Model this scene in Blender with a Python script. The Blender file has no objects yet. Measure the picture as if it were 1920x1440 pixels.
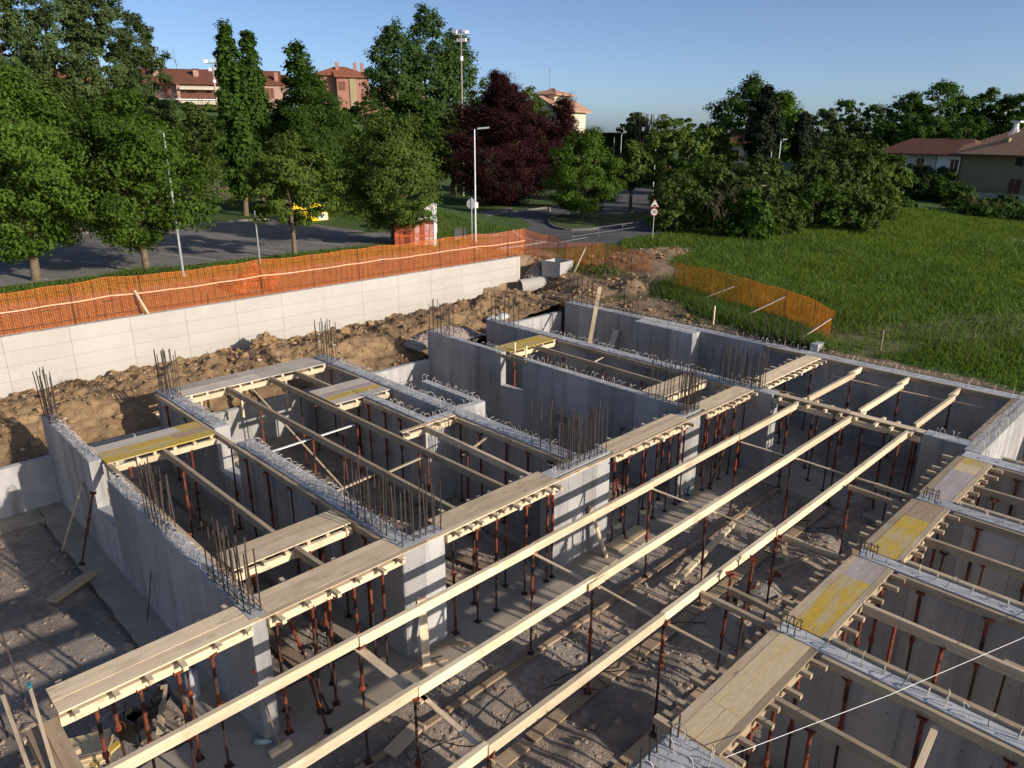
import bpy, math, random
import numpy as np
from mathutils import Vector, Matrix
random.seed(7)
RNG = np.random.default_rng(11)
S = bpy.context.scene
C = S.collection
PI = math.pi

# ------------------------------------------------------------------ camera, sky, sun, exposure
H = 7.8
FPX, PITCH, ROLL, YAW = 1382.31, math.radians(18.993), math.radians(0.303), math.radians(45.391)
cp, sp = math.cos(PITCH), math.sin(PITCH)
FW = Vector((math.cos(YAW) * cp, math.sin(YAW) * cp, -sp))
_r = FW.cross(Vector((0, 0, 1))).normalized()
_u = _r.cross(FW)
RT = math.cos(ROLL) * _r + math.sin(ROLL) * _u
UP = -math.sin(ROLL) * _r + math.cos(ROLL) * _u
cam_d = bpy.data.cameras.new('camera')
cam = bpy.data.objects.new('camera', cam_d)
C.objects.link(cam)
cam_d.sensor_width = 36
cam_d.lens = 36 * FPX / 1920
cam_d.clip_end = 6000
cam_d.clip_start = 0.1
m = Matrix((RT, UP, -FW)).transposed().to_4x4()
m.translation = Vector((0, 0, H))
cam.matrix_world = m
S.camera = cam

SUN_TO = Vector((0.22, -1.0, 0.35)).normalized()      # towards the sun
sun_el = math.asin(SUN_TO.z)
w = bpy.data.worlds.new('World')
S.world = w
w.use_nodes = True
nt = w.node_tree
nt.nodes.clear()
sky = nt.nodes.new('ShaderNodeTexSky')
sky.sky_type = 'NISHITA'
sky.sun_disc = False
sky.sun_elevation = sun_el
sky.sun_rotation = math.atan2(SUN_TO.x, SUN_TO.y)
sky.altitude = 100
sky.air_density = 0.5
sky.dust_density = 1.1
sky.ozone_density = 2.0
bg = nt.nodes.new('ShaderNodeBackground')
bg.inputs['Strength'].default_value = 0.128
wo = nt.nodes.new('ShaderNodeOutputWorld')
nt.links.new(sky.outputs[0], bg.inputs[0])
nt.links.new(bg.outputs[0], wo.inputs[0])

sl = bpy.data.lights.new('sun', 'SUN')
sl.energy = 4.6
sl.angle = math.radians(0.55)
sl.color = (1.0, 0.89, 0.76)
so = bpy.data.objects.new('sun', sl)
so.rotation_euler = SUN_TO.to_track_quat('Z', 'Y').to_euler()
so.location = (0, -30, 60)
C.objects.link(so)

S.view_settings.view_transform = 'Standard'
S.view_settings.look = 'None'
S.view_settings.exposure = 0.28
S.view_settings.gamma = 1.0
S.view_settings.use_curve_mapping = False
S.cycles.max_bounces = 6
S.cycles.diffuse_bounces = 3
S.cycles.transparent_max_bounces = 8
S.cycles.use_denoising = True


# ------------------------------------------------------------------ helpers
def ray(px, py):
    return (RT * ((px - 960) / FPX) - UP * ((py - 720) / FPX) + FW)


def on(px, py, z=0.0):
    d = ray(px, py)
    return Vector((0, 0, H)) + d * ((z - H) / d.z)


def far(px, py, dist):
    """the point seen at photo pixel px, py that stands dist metres away over the ground"""
    d = ray(px, py)
    return Vector((0, 0, H)) + d * (dist / math.hypot(d.x, d.y))


def tag(o, label=None, cat=None, group=None, kind=None):
    if label: o['label'] = label
    if cat: o['category'] = cat
    if group: o['group'] = group
    if kind: o['kind'] = kind
    return o


def thing(name, label, cat, loc=(0, 0, 0), group=None, rotz=0.0):
    o = bpy.data.objects.new(name, None)
    o.empty_display_size = 0.2
    C.objects.link(o)
    o.location = loc
    o.rotation_euler = (0, 0, rotz)
    return tag(o, label, cat, group)


def place(name, me, parent=None, loc=(0, 0, 0), rot=None, scale=None, mat=None):
    o = bpy.data.objects.new(name, me)
    C.objects.link(o)
    if parent is not None:
        o.parent = parent
    o.location = loc
    if rot is not None:
        o.rotation_euler = rot
    if scale is not None:
        o.scale = scale
    if mat is not None and not me.materials:
        me.materials.append(mat)
    return o


class MB:
    """collects quads, boxes and tubes for one mesh"""

    def __init__(self):
        self.v = []
        self.f = []

    def add(self, vs, fs):
        b = len(self.v)
        self.v.extend([tuple(p) for p in vs])
        self.f.extend([tuple(b + i for i in f) for f in fs])
        return self

    def box(self, x0, x1, y0, y1, z0, z1):
        return self.add([(x0, y0, z0), (x1, y0, z0), (x1, y1, z0), (x0, y1, z0), (x0, y0, z1), (x1, y0, z1), (x1, y1, z1), (x0, y1, z1)],
                        [(0, 3, 2, 1), (4, 5, 6, 7), (0, 1, 5, 4), (1, 2, 6, 5), (2, 3, 7, 6), (3, 0, 4, 7)])

    def tube(self, pts, r, n=6, cap=True):
        pts = [Vector(p) for p in pts]
        rs = r if isinstance(r, (list, tuple)) else [r] * len(pts)
        b = len(self.v)
        ref = None
        for i, p in enumerate(pts):
            t = (pts[min(i + 1, len(pts) - 1)] - pts[max(i - 1, 0)]).normalized()
            if ref is None:
                ref = Vector((0, 0, 1)) if abs(t.z) < .9 else Vector((1, 0, 0))
            a = ref.cross(t)
            if a.length < 1e-5:
                a = t.orthogonal()
            a.normalize()
            c = t.cross(a)
            ref = c if abs(t.z) > .9 else ref
            for k in range(n):
                q = p + (a * math.cos(2 * PI * k / n) + c * math.sin(2 * PI * k / n)) * rs[i]
                self.v.append(tuple(q))
        for i in range(len(pts) - 1):
            for k in range(n):
                k2 = (k + 1) % n
                self.f.append((b + i * n + k, b + i * n + k2, b + (i + 1) * n + k2, b + (i + 1) * n + k))
        if cap:
            self.f.append(tuple(b + k for k in reversed(range(n))))
            self.f.append(tuple(b + (len(pts) - 1) * n + k for k in range(n)))
        return self

    def beam(self, p0, p1, wd, ht):
        """a bar of rectangular section from p0 to p1"""
        p0, p1 = Vector(p0), Vector(p1)
        t = (p1 - p0).normalized()
        s = t.cross(Vector((0, 0, 1)))
        if s.length < 1e-4:
            s = Vector((1, 0, 0))
        s.normalize()
        n = s.cross(t)
        s, n = s * wd / 2, n * ht / 2
        return self.add([p0 - s - n, p1 - s - n, p1 + s - n, p0 + s - n, p0 - s + n, p1 - s + n, p1 + s + n, p0 + s + n],
                        [(0, 3, 2, 1), (4, 5, 6, 7), (0, 1, 5, 4), (1, 2, 6, 5), (2, 3, 7, 6), (3, 0, 4, 7)])

    def mesh(self, name, mat=None, smooth=False):
        me = bpy.data.meshes.new(name)
        me.from_pydata(self.v, [], self.f)
        if smooth:
            me.polygons.foreach_set('use_smooth', [True] * len(me.polygons))
        if mat is not None:
            me.materials.append(mat)
        me.update()
        return me

    def build(self, name, mat, parent=None, loc=(0, 0, 0), smooth=False):
        return place(name, self.mesh(name, mat, smooth), parent, loc)


def np_mesh(name, V, Fq, mat, smooth=False):
    """V (n,3), Fq (m,k) fixed-size polygons"""
    me = bpy.data.meshes.new(name)
    V = np.ascontiguousarray(V, dtype=np.float32)
    Fq = np.ascontiguousarray(Fq, dtype=np.int32)
    k = Fq.shape[1]
    me.vertices.add(len(V))
    me.vertices.foreach_set('co', V.ravel())
    me.loops.add(Fq.size)
    me.loops.foreach_set('vertex_index', Fq.ravel())
    me.polygons.add(len(Fq))
    me.polygons.foreach_set('loop_start', np.arange(0, Fq.size, k, dtype=np.int32))
    me.polygons.foreach_set('loop_total', np.full(len(Fq), k, dtype=np.int32))
    me.update(calc_edges=True)
    me.polygons.foreach_set('use_smooth', np.full(len(Fq), smooth, dtype=bool))
    me.materials.append(mat)
    return me


ORD = ['first', 'second', 'third', 'fourth', 'fifth', 'sixth', 'seventh', 'eighth', 'ninth', 'tenth', 'eleventh', 'twelfth', 'thirteenth',
       'fourteenth', 'fifteenth', 'sixteenth', 'seventeenth', 'eighteenth', 'nineteenth', 'twentieth', 'twenty-first', 'twenty-second', 'twenty-third', 'twenty-fourth', 'twenty-fifth', 'twenty-sixth', 'twenty-seventh', 'twenty-eighth']


def _h(ix, iy, seed):
    n = (ix.astype(np.int64) * 374761393 + iy.astype(np.int64) * 668265263 + seed * 1442695041) & 0x7fffffff
    n = ((n ^ (n >> 13)) * 1274126177) & 0x7fffffff
    return ((n ^ (n >> 16)) & 0xffff) / 65535.0


def vnoise(x, y, seed=0):
    ix, iy = np.floor(x), np.floor(y)
    fx, fy = x - ix, y - iy
    fx, fy = fx * fx * (3 - 2 * fx), fy * fy * (3 - 2 * fy)
    a, b = _h(ix, iy, seed), _h(ix + 1, iy, seed)
    c, d = _h(ix, iy + 1, seed), _h(ix + 1, iy + 1, seed)
    return (a * (1 - fx) + b * fx) * (1 - fy) + (c * (1 - fx) + d * fx) * fy


def fbm(x, y, oct=4, seed=0, gain=.5):
    s, a, t = 0, 1, 0
    for o in range(oct):
        s = s + a * (vnoise(x * 2 ** o, y * 2 ** o, seed + o) - .5)
        t += a
        a *= gain
    return s / t


def sstep(a, b, x):
    t = np.clip((x - a) / (b - a), 0, 1)
    return t * t * (3 - 2 * t)


# ------------------------------------------------------------------ materials
def new_mat(name):
    mt = bpy.data.materials.new(name)
    mt.use_nodes = True
    n = mt.node_tree
    n.nodes.clear()
    out = n.nodes.new('ShaderNodeOutputMaterial')
    return mt, n, out


def mk(n, t, **kw):
    o = n.nodes.new(t)
    for k, v in kw.items():
        setattr(o, k, v)
    return o


def mixc(n, a, b, fac, blend='MIX'):
    mx = mk(n, 'ShaderNodeMix', data_type='RGBA', blend_type=blend)
    for s, v in ((6, a), (7, b)):
        if isinstance(v, tuple):
            mx.inputs[s].default_value = (*v[:3], 1)
        else:
            n.links.new(v, mx.inputs[s])
    if isinstance(fac, (int, float)):
        mx.inputs[0].default_value = fac
    else:
        n.links.new(fac, mx.inputs[0])
    return mx.outputs[2]


def noise(n, co, scale, detail=4, rough=.55, stretch=None):
    if stretch is not None:
        mp = mk(n, 'ShaderNodeMapping')
        mp.inputs['Scale'].default_value = stretch
        n.links.new(co, mp.inputs['Vector'])
        co = mp.outputs[0]
    t = mk(n, 'ShaderNodeTexNoise')
    t.inputs['Scale'].default_value = scale
    t.inputs['Detail'].default_value = detail
    t.inputs['Roughness'].default_value = rough
    n.links.new(co, t.inputs['Vector'])
    return t.outputs['Fac']


def ramp(n, fac, a, b, va=0.0, vb=1.0):
    mr = mk(n, 'ShaderNodeMapRange')
    mr.inputs['From Min'].default_value = a
    mr.inputs['From Max'].default_value = b
    mr.inputs['To Min'].default_value = va
    mr.inputs['To Max'].default_value = vb
    n.links.new(fac, mr.inputs['Value'])
    return mr.outputs[0]


def finish(mt, n, out, col, rough=.8, bump=None, bstr=.3, bdist=.02, metallic=0, trans=None, spec=.3):
    p = mk(n, 'ShaderNodeBsdfPrincipled')
    if isinstance(col, tuple):
        p.inputs['Base Color'].default_value = (*col[:3], 1)
    else:
        n.links.new(col, p.inputs['Base Color'])
    p.inputs['Roughness'].default_value = rough
    p.inputs['Metallic'].default_value = metallic
    p.inputs['Specular IOR Level'].default_value = spec
    if bump is not None:
        bp = mk(n, 'ShaderNodeBump')
        bp.inputs['Strength'].default_value = bstr
        bp.inputs['Distance'].default_value = bdist
        n.links.new(bump, bp.inputs['Height'])
        n.links.new(bp.outputs[0], p.inputs['Normal'])
    sh = p.outputs[0]
    if trans is not None:
        tr = mk(n, 'ShaderNodeBsdfTranslucent')
        if isinstance(col, tuple):
            tr.inputs[0].default_value = (*[min(1, c * trans[1]) for c in col[:3]], 1)
        else:
            n.links.new(mixc(n, col, (trans[1], trans[1], trans[1] * .5), 1.0, 'MULTIPLY'), tr.inputs[0])
        ms = mk(n, 'ShaderNodeMixShader')
        ms.inputs[0].default_value = trans[0]
        n.links.new(sh, ms.inputs[1])
        n.links.new(tr.outputs[0], ms.inputs[2])
        sh = ms.outputs[0]
    n.links.new(sh, out.inputs[0])
    return mt


def co_obj(n):
    return mk(n, 'ShaderNodeTexCoord').outputs['Object']


def co_world(n):
    return mk(n, 'ShaderNodeNewGeometry').outputs['Position']


def rnd(n):
    return mk(n, 'ShaderNodeObjectInfo').outputs['Random']


def shifted(n, co, amt=37.0):
    """object coordinates moved by the object's own random number, so alike pieces do not repeat"""
    mm = mk(n, 'ShaderNodeMath', operation='MULTIPLY')
    mm.inputs[1].default_value = amt
    n.links.new(rnd(n), mm.inputs[0])
    cb = mk(n, 'ShaderNodeCombineXYZ')
    for i in range(3):
        n.links.new(mm.outputs[0], cb.inputs[i])
    va = mk(n, 'ShaderNodeVectorMath', operation='ADD')
    n.links.new(co, va.inputs[0])
    n.links.new(cb.outputs[0], va.inputs[1])
    return va.outputs[0]


def concrete(name, a, b, streak=.5, scale=1.0, bstr=.25, dark=(.16, .155, .15), var=.12):
    mt, n, out = new_mat(name)
    co = co_world(n)
    big = noise(n, co, .55 * scale, 5, .6)
    fine = noise(n, co, 14 * scale, 4, .7)
    st = noise(n, co, 1.0, 4, .6, (2.6, 2.6, .22))
    col = mixc(n, a, b, ramp(n, big, .35, .65))
    col = mixc(n, col, dark, ramp(n, st, .52, .78, 0, streak))
    col = mixc(n, col, (.62, .61, .58), ramp(n, noise(n, co, 2.3, 6, .65), .58, .8, 0, .35))
    col = mixc(n, col, dark, ramp(n, fine, .6, .85, 0, .35))
    v = ramp(n, rnd(n), 0, 1, 1 - var, 1 + var)
    cb = mk(n, 'ShaderNodeCombineColor')
    for i in range(3):
        n.links.new(v, cb.inputs[i])
    col = mixc(n, col, cb.outputs[0], 1.0, 'MULTIPLY')
    return finish(mt, n, out, col, .85, fine, bstr, .012)


def wood(name, a, b, knot=(.22, .12, .05), gscale=1.0, var=.3, rough=.75):
    mt, n, out = new_mat(name)
    co = shifted(n, co_obj(n))
    g = noise(n, co, 3.0 * gscale, 5, .65, (.35, 7, 7))
    g2 = noise(n, co, 1.2, 3, .5, (1.2, 2.5, 2.5))
    vr = mk(n, 'ShaderNodeTexVoronoi')
    vr.inputs['Scale'].default_value = 1.0
    mp = mk(n, 'ShaderNodeMapping')
    mp.inputs['Scale'].default_value = (1.7, 6.5, 6.5)
    n.links.new(co, mp.inputs[0])
    n.links.new(mp.outputs[0], vr.inputs['Vector'])
    col = mixc(n, a, b, ramp(n, g, .36, .64))
    col = mixc(n, col, b, ramp(n, g2, .5, .75, 0, .6))
    col = mixc(n, col, knot, ramp(n, vr.outputs['Distance'], .05, .2, .75, 0))
    st = noise(n, co, .9, 6, .7)
    col = mixc(n, col, tuple(c * .5 for c in a), ramp(n, st, .5, .74, 0, .7))
    col = mixc(n, col, (.46, .44, .41), ramp(n, noise(n, co, 4, 5, .7), .56, .75, 0, .6))
    v = ramp(n, rnd(n), 0, 1, 1 - var, 1 + var * .6)
    cb = mk(n, 'ShaderNodeCombineColor')
    for i in range(3):
        n.links.new(v, cb.inputs[i])
    col = mixc(n, col, cb.outputs[0], 1.0, 'MULTIPLY')
    return finish(mt, n, out, col, rough, g, .12, .006)


def speckled(name, cols, scale=6, rough=.9, bstr=.4, bdist=.03, world=True, fine=40, spots=None, detail=5, dust=None):
    mt, n, out = new_mat(name)
    co = co_world(n) if world else shifted(n, co_obj(n))
    a = noise(n, co, scale, detail, .65)
    b = noise(n, co, fine, 3, .7)
    c = noise(n, co, scale * .12, 4, .6)
    col = mixc(n, cols[0], cols[1], ramp(n, a, .38, .62))
    if len(cols) > 2:
        col = mixc(n, col, cols[2], ramp(n, c, .45, .62))
    col = mixc(n, col, tuple(x * .45 for x in cols[0]), ramp(n, b, .55, .8, 0, .6))
    if dust:
        col = mixc(n, col, dust, ramp(n, noise(n, co, .42, 5, .65), .5, .68, 0, .75))
    if spots:
        vo = mk(n, 'ShaderNodeTexVoronoi')
        vo.inputs['Scale'].default_value = spots[1]
        n.links.new(co, vo.inputs['Vector'])
        col = mixc(n, col, spots[0], ramp(n, vo.outputs['Distance'], .1, .28, .8, 0))
    hb = mk(n, 'ShaderNodeMath', operation='ADD')
    n.links.new(a, hb.inputs[0])
    n.links.new(b, hb.inputs[1])
    return finish(mt, n, out, col, rough, hb.outputs[0], bstr, bdist)


def varied(name, a, b, rough=.7, metallic=0, scale=9, trans=None, use_rand=True, spec=.3, bstr=.0):
    """colour between a and b by grain and by the object's own random number"""
    mt, n, out = new_mat(name)
    co = shifted(n, co_obj(n))
    g = noise(n, co, scale, 4, .6)
    col = mixc(n, a, b, ramp(n, g, .35, .65))
    if use_rand:
        v = ramp(n, rnd(n), 0, 1,   .6, 1.35)
        cb = mk(n, 'ShaderNodeCombineColor')
        for i in range(3):
            n.links.new(v, cb.inputs[i])
        col = mixc(n, col, cb.outputs[0], 1.0, 'MULTIPLY')
    return finish(mt, n, out, col, rough, g if bstr else None, bstr, .01, metallic, trans, spec)


def leafy(name, a, b, trans=(.3, 1.6)):
    mt, n, out = new_mat(name)
    isl = mk(n, 'ShaderNodeNewGeometry').outputs['Random Per Island']
    g = noise(n, co_obj(n), .55, 3, .6)
    col = mixc(n, a, b, isl)
    col = mixc(n, col, tuple(x * .6 for x in a), ramp(n, g, .45, .7, 0, .6))
    v = ramp(n, rnd(n), 0, 1, .85, 1.15)
    cb = mk(n, 'ShaderNodeCombineColor')
    for i in range(3):
        n.links.new(v, cb.inputs[i])
    col = mixc(n, col, cb.outputs[0], 1.0, 'MULTIPLY')
    return finish(mt, n, out, col, .65, None, trans=trans, spec=.08)


M = {}
M['conc'] = concrete('basement_concrete', (.30, .295, .285), (.42, .412, .398), .8, var=.2)
M['conc_top'] = concrete('rough_skylit_concrete_top', (.38, .385, .39), (.52, .52, .52), .15, 3, .8, (.3, .3, .3))  # rough tops; the paler bluish tone puts sky light into the colour
M['conc_white'] = concrete('pale_fresh_concrete', (.40, .378, .338), (.44, .42, .38), .16, .8, .25, (.34, .315, .28), .03)
M['footing'] = concrete('footing_concrete', (.29, .245, .19), (.41, .35, .28), .1, 1.3, .6, (.14, .12, .10), .05)
M['wood_new'] = wood('new_spruce', (.67, .51, .32), (.75, .60, .41), (.33, .19, .09))
M['wood_beam'] = wood('spruce_beam', (.64, .50, .31), (.72, .60, .42), (.36, .22, .11), var=.28)
M['wood_old'] = wood('weathered_board', (.40, .305, .195), (.51, .40, .265), (.22, .14, .08))
M['wood_grey'] = wood('greyed_plywood', (.48, .43, .36), (.57, .50, .40), (.38, .31, .23))
M['wood_brown'] = wood('brown_board', (.34, .24, .15), (.42, .31, .2), (.2, .12, .07))


def panel_mat(name, worn, paint, lo, hi):
    mt, n, out = new_mat(name)
    co = shifted(n, co_obj(n))
    g = noise(n, co, 2.2, 5, .7, (.5, 2.4, 2.4))
    f = noise(n, co, 9, 5, .7, (.6, 3, 3))
    base = mixc(n, worn, tuple(c * .8 for c in worn), ramp(n, f, .4, .65))
    p = mixc(n, paint, tuple(c * .78 for c in paint), ramp(n, f, .42, .66))
    col = mixc(n, base, p, ramp(n, g, lo, hi))
    return finish(mt, n, out, col, .6, f, .08, .004)


M['pan_yellow'] = panel_mat('worn_yellow_panel', (.50, .41, .23), (.57, .385, .055), .39, .55)
M['pan_pale'] = panel_mat('pale_worn_panel', (.66, .51, .31), (.66, .47, .16), .52, .72)
M['pan_lilac'] = panel_mat('greyed_panel', (.42, .35, .31), (.48, .42, .40), .45, .6)
M['prop_red'] = varied('rusty_red_steel', (.13, .028, .013), (.21, .058, .026), .75, 0, 14)
M['prop_dark'] = varied('dark_steel', (.04, .026, .024), (.085, .042, .03), .65, .2, 14)
M['rebar'] = varied('rebar_steel', (.04, .034, .032), (.085, .06, .048), .75, .2, 20)
M['hook'] = varied('pale_rebar', (.30, .27, .24), (.44, .40, .36), .65, .2, 20)
M['soil'] = speckled('clay_soil', ((.30, .19, .095), (.40, .275, .15), (.19, .125, .07)), 3.0, .95, .8, .06, fine=26)
M['clod'] = speckled('clay_clod', ((.27, .17, .082), (.35, .235, .125)), 5, .95, .7, .04, fine=24)
M['gravel'] = speckled('gravel_bed', ((.36, .28, .215), (.50, .41, .335), (.21, .175, .145)), 7, .95, 1.0, .06, fine=30, spots=((.5, .42, .35), 20), dust=(.40, .385, .36))
M['stone'] = varied('broken_stone', (.33, .245, .175), (.54, .43, .33), .9, 0, 4)
M['rubble'] = speckled('rubble', ((.33, .26, .23), (.45, .38, .34)), 5, .95, .7, .05, fine=30)
M['lump'] = speckled('spilled_concrete', ((.5, .49, .47), (.62, .61, .6)), 4, .9, .6, .04, fine=18)
M['asphalt'] = speckled('asphalt', ((.19, .175, .16), (.24, .222, .2), (.165, .153, .14)), 2, .9, .15, .005, fine=60)
M['asphalt_dark'] = speckled('road_asphalt', ((.10, .096, .093), (.13, .125, .12), (.085, .082, .08)), 2, .88, .15, .005, fine=60)
M['paint'] = speckled('road_paint', ((.40, .395, .38), (.5, .49, .47)), 4, .8, .05, .002, fine=40)
M['kerb'] = concrete('kerb_concrete', (.15, .145, .135), (.20, .19, .18), .1, 1.5)
M['turf'] = speckled('turf', ((.055, .085, .022), (.085, .12, .032), (.10, .105, .045)), 1.2, .95, .7, .05, fine=16)
M['meadow'] = speckled('meadow_turf', ((.04, .085, .016), (.06, .12, .024), (.05, .10, .02)), .8, .95, .7, .06, fine=14)
M['dry'] = speckled('dry_track', ((.19, .155, .075), (.25, .2, .105), (.12, .13, .05)), 1.0, .95, .6, .05, fine=16)
M['hillside'] = speckled('hillside', ((.06, .085, .03), (.09, .11, .04), (.13, .12, .06)), .5, .95, .6, .1, fine=5)
M['blade'] = leafy('grass_blades', (.070, .128, .018), (.140, .195, .042), (.45, 1.7))
M['weed'] = leafy('weeds', (.06, .11, .02), (.11, .16, .04), (.3, 1.5))
M['bark'] = speckled('bark', ((.12, .09, .055), (.18, .14, .09)), 6, .95, .7, .03, world=False, fine=25)
M['leaf_maple'] = leafy('maple_leaves', (.046, .100, .012), (.110, .176, .026))
M['leaf_lime'] = leafy('light_leaves', (.062, .108, .018), (.122, .172, .036))
M['leaf_dark'] = leafy('dark_leaves', (.030, .070, .011), (.070, .120, .021))
M['leaf_poplar'] = leafy('poplar_leaves', (.036, .075, .018), (.075, .122, .034))
M['leaf_grey'] = leafy('willow_leaves', (.055, .092, .030), (.105, .145, .052))
M['leaf_olive'] = leafy('thicket_leaves', (.046, .075, .016), (.096, .130, .031))
M['leaf_beech'] = leafy('copper_beech_leaves', (.018, .0055, .0075), (.060, .017, .018), (.2, 1.6))
M['leaf_cypress'] = leafy('cypress_needles', (.014, .022, .012), (.028, .036, .018), (.1, 1.3))
M['leaf_hedge'] = leafy('hedge_leaves', (.02, .04, .014), (.035, .065, .02))
M['net'] = varied('orange_plastic_net', (.76, .19, .028), (.82, .245, .05), .7, 0, 3, (.3, 1.2), False)
M['tape'] = varied('pale_orange_tape', (.75, .36, .2), (.8, .45, .3), .5, 0, 3, None, False)
M['wire'] = varied('thin_dark_wire', (.07, .035, .025), (.11, .05, .03), .7, .2, 20)
M['galv'] = varied('galvanised_steel', (.42, .44, .46), (.5, .52, .54), .45, .6, 8)
M['white_paint'] = varied('white_paint', (.74, .73, .7), (.8, .79, .77), .5, 0, 5, None, False)
M['black'] = varied('black_plastic', (.012, .012, .014), (.025, .022, .024), .5, 0, 8)
M['glass_dark'] = varied('dark_window_glass', (.018, .02, .024), (.03, .033, .038), .08, 0, 2, None, False, .6)
M['roof_tile'] = speckled('clay_roof_tiles', ((.23, .075, .04), (.30, .11, .06)), 1.5, .9, .5, .05, fine=12)
M['roof_dark'] = speckled('old_dark_roof_tiles', ((.13, .05, .032), (.17, .068, .042)), 1.5, .9, .5, .05, fine=12)
M['roof_pale'] = speckled('pale_roof_tiles', ((.38, .22, .14), (.46, .29, .19)), 1.5, .9, .5, .05, fine=12)
M['pink'] = speckled('pink_plaster', ((.38, .235, .185), (.42, .265, .21)), .8, .9, .08, .01, fine=20)
M['rose'] = speckled('red_plaster', ((.32, .155, .115), (.36, .18, .135)), .8, .9, .08, .01, fine=20)
M['cream'] = speckled('cream_plaster', ((.58, .52, .38), (.63, .57, .43)), .8, .9, .08, .01, fine=20)
M['whitewall'] = speckled('white_plaster', ((.68, .68, .68), (.75, .75, .75)), .8, .9, .08, .01, fine=20)
M['ochre'] = speckled('ochre_plaster', ((.30, .25, .14), (.35, .29, .17)), .8, .9, .08, .01, fine=20)
M['shutter'] = varied('brown_shutter', (.13, .05, .03), (.17, .07, .045), .7, 0, 6, None, False)
M['yellow'] = varied('yellow_enamel', (.85, .58, .02), (.9, .64, .03), .45, 0, 5, None, False)
M['green'] = varied('green_plastic', (.02, .33, .07), (.03, .4, .1), .5, 0, 5, None, False)
M['red'] = varied('red_enamel', (.30, .025, .02), (.36, .035, .025), .5, 0, 5, None, False)
M['wrap_pink'] = speckled('pale_pink_wrap', ((.45, .17, .13), (.62, .36, .32)), 3, .6, .3, .02, world=False, fine=12)
M['wrap_red'] = speckled('red_wrap', ((.32, .06, .028), (.42, .10, .045)), 3, .6, .3, .02, world=False, fine=12)
M['blue'] = varied('blue_plastic', (.02, .12, .5), (.03, .18, .6), .5, 0, 5, None, False)
M['teal'] = varied('teal_paint', (.02, .17, .2), (.03, .22, .25), .6, 0, 5, None, False)
M['bottle'] = varied('pale_green_plastic', (.25, .42, .34), (.45, .6, .55), .3, 0, 8, None, False)
M['net_old'] = varied('dirty_red_net', (.22, .055, .028), (.34, .09, .04), .7, 0, 5)
M['bottle_shade'] = varied('shaded_white_enamel', (.26, .26, .30), (.32, .32, .36), .8, 0, 5)  # white enamel darkened: the shade under the deck is put into its colour
M['rail'] = varied('dull_rail_steel', (.09, .092, .095), (.13, .132, .135), .7, .2, 8)
M['cord'] = varied('white_cord', (.7, .7, .68), (.78, .78, .76), .6, 0, 8, None, False)

F = -2.65            # basement floor
exec_parts = []

# ------------------------------------------------------------------ ground, pit, bank
def hill(x, y):
    r = np.hypot(x, y)
    az = np.degrees(np.arctan2(y, x))
    hl = 9.5 * sstep(84, 122, r) * sstep(50, 58, az) + 5 * sstep(80, 150, r) * sstep(66, 76, az)
    hc = 2.2 * sstep(80, 140, r) * sstep(38, 48, az) * (1 - sstep(50, 58, az))
    hr = 5.0 * sstep(105, 190, r) * (1 - sstep(24, 34, az))
    mound = 1.3 * np.exp(-(((x - 37) / 4.2) ** 2 + ((y - 52) / 7.5) ** 2))
    return hl + hc + hr + mound


def ground_z(x, y):
    x = np.asarray(x, float)
    y = np.asarray(y, float)
    za = np.interp(y, [8, 20, 24, 26, 28, 29.4, 29.6], [0, .05, .0, -.25, -.85, -1.05, 1.0])
    zm = np.interp(y, [8, 16, 20, 24, 26, 27.5, 28.8, 29.6], [0, 0, .05, .1, .2, .35, .7, 1.0])
    zn = za + (zm - za) * sstep(29.3, 30.9, x)
    zn = zn + (sstep(14, 27, y) - zn) * sstep(30.5, 34, x)
    lev = np.where(x < 26.72, 1.0, zn)
    z = lev + hill(x, y)
    pit = (x < 26.74) & (y < 29.58)
    return np.where(pit, F - .35, z)


def soil_mask(x, y):
    n = fbm(x * .35, y * .35, 4, 5) * 3.0
    edge = 30.6 + np.interp(y, [2, 10, 14, 20, 26, 31], [-3.6, -3.2, -1.4, 1.0, 2.2, 1.4])
    a = sstep(1.0, -.6, x - edge + n)
    b = (y > 29.4) & (x < 31.5)
    back = sstep(36.4, 34.6, y + n * .5) * (x < 31.6)
    spill = np.exp(-(((x - 36.6) / 3.6) ** 2 + ((y - 25.2) / 1.6) ** 2)) * 1.3 + np.exp(-(((x - 33.6) / 1.6) ** 2 + ((y - 23.2) / 2.0) ** 2)) * 1.1
    return np.clip(np.where(b, back, a * (y < 31)) + spill * (y < 29), 0, 1)


def dry_mask(x, y):
    n = fbm(x * .4, y * .4, 3, 9) * 2
    tr = 12.4 - (x - 26.8) * .42
    d = np.exp(-((y - tr + n * .6) / 1.25) ** 2) * (x > 26) * (x < 46) * .9
    d2 = np.exp(-((y - tr + 2.2 + n * .5) / .8) ** 2) * (x > 26) * (x < 46) * .75
    r = np.hypot(x, y)
    field = sstep(76, 82, r) * (1 - sstep(92, 98, r)) * (np.degrees(np.arctan2(y, x)) > 60)
    return np.clip(d + d2 + field * .8 + fbm(x * .2, y * .2, 4, 3) * .5, 0, 1)


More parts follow.
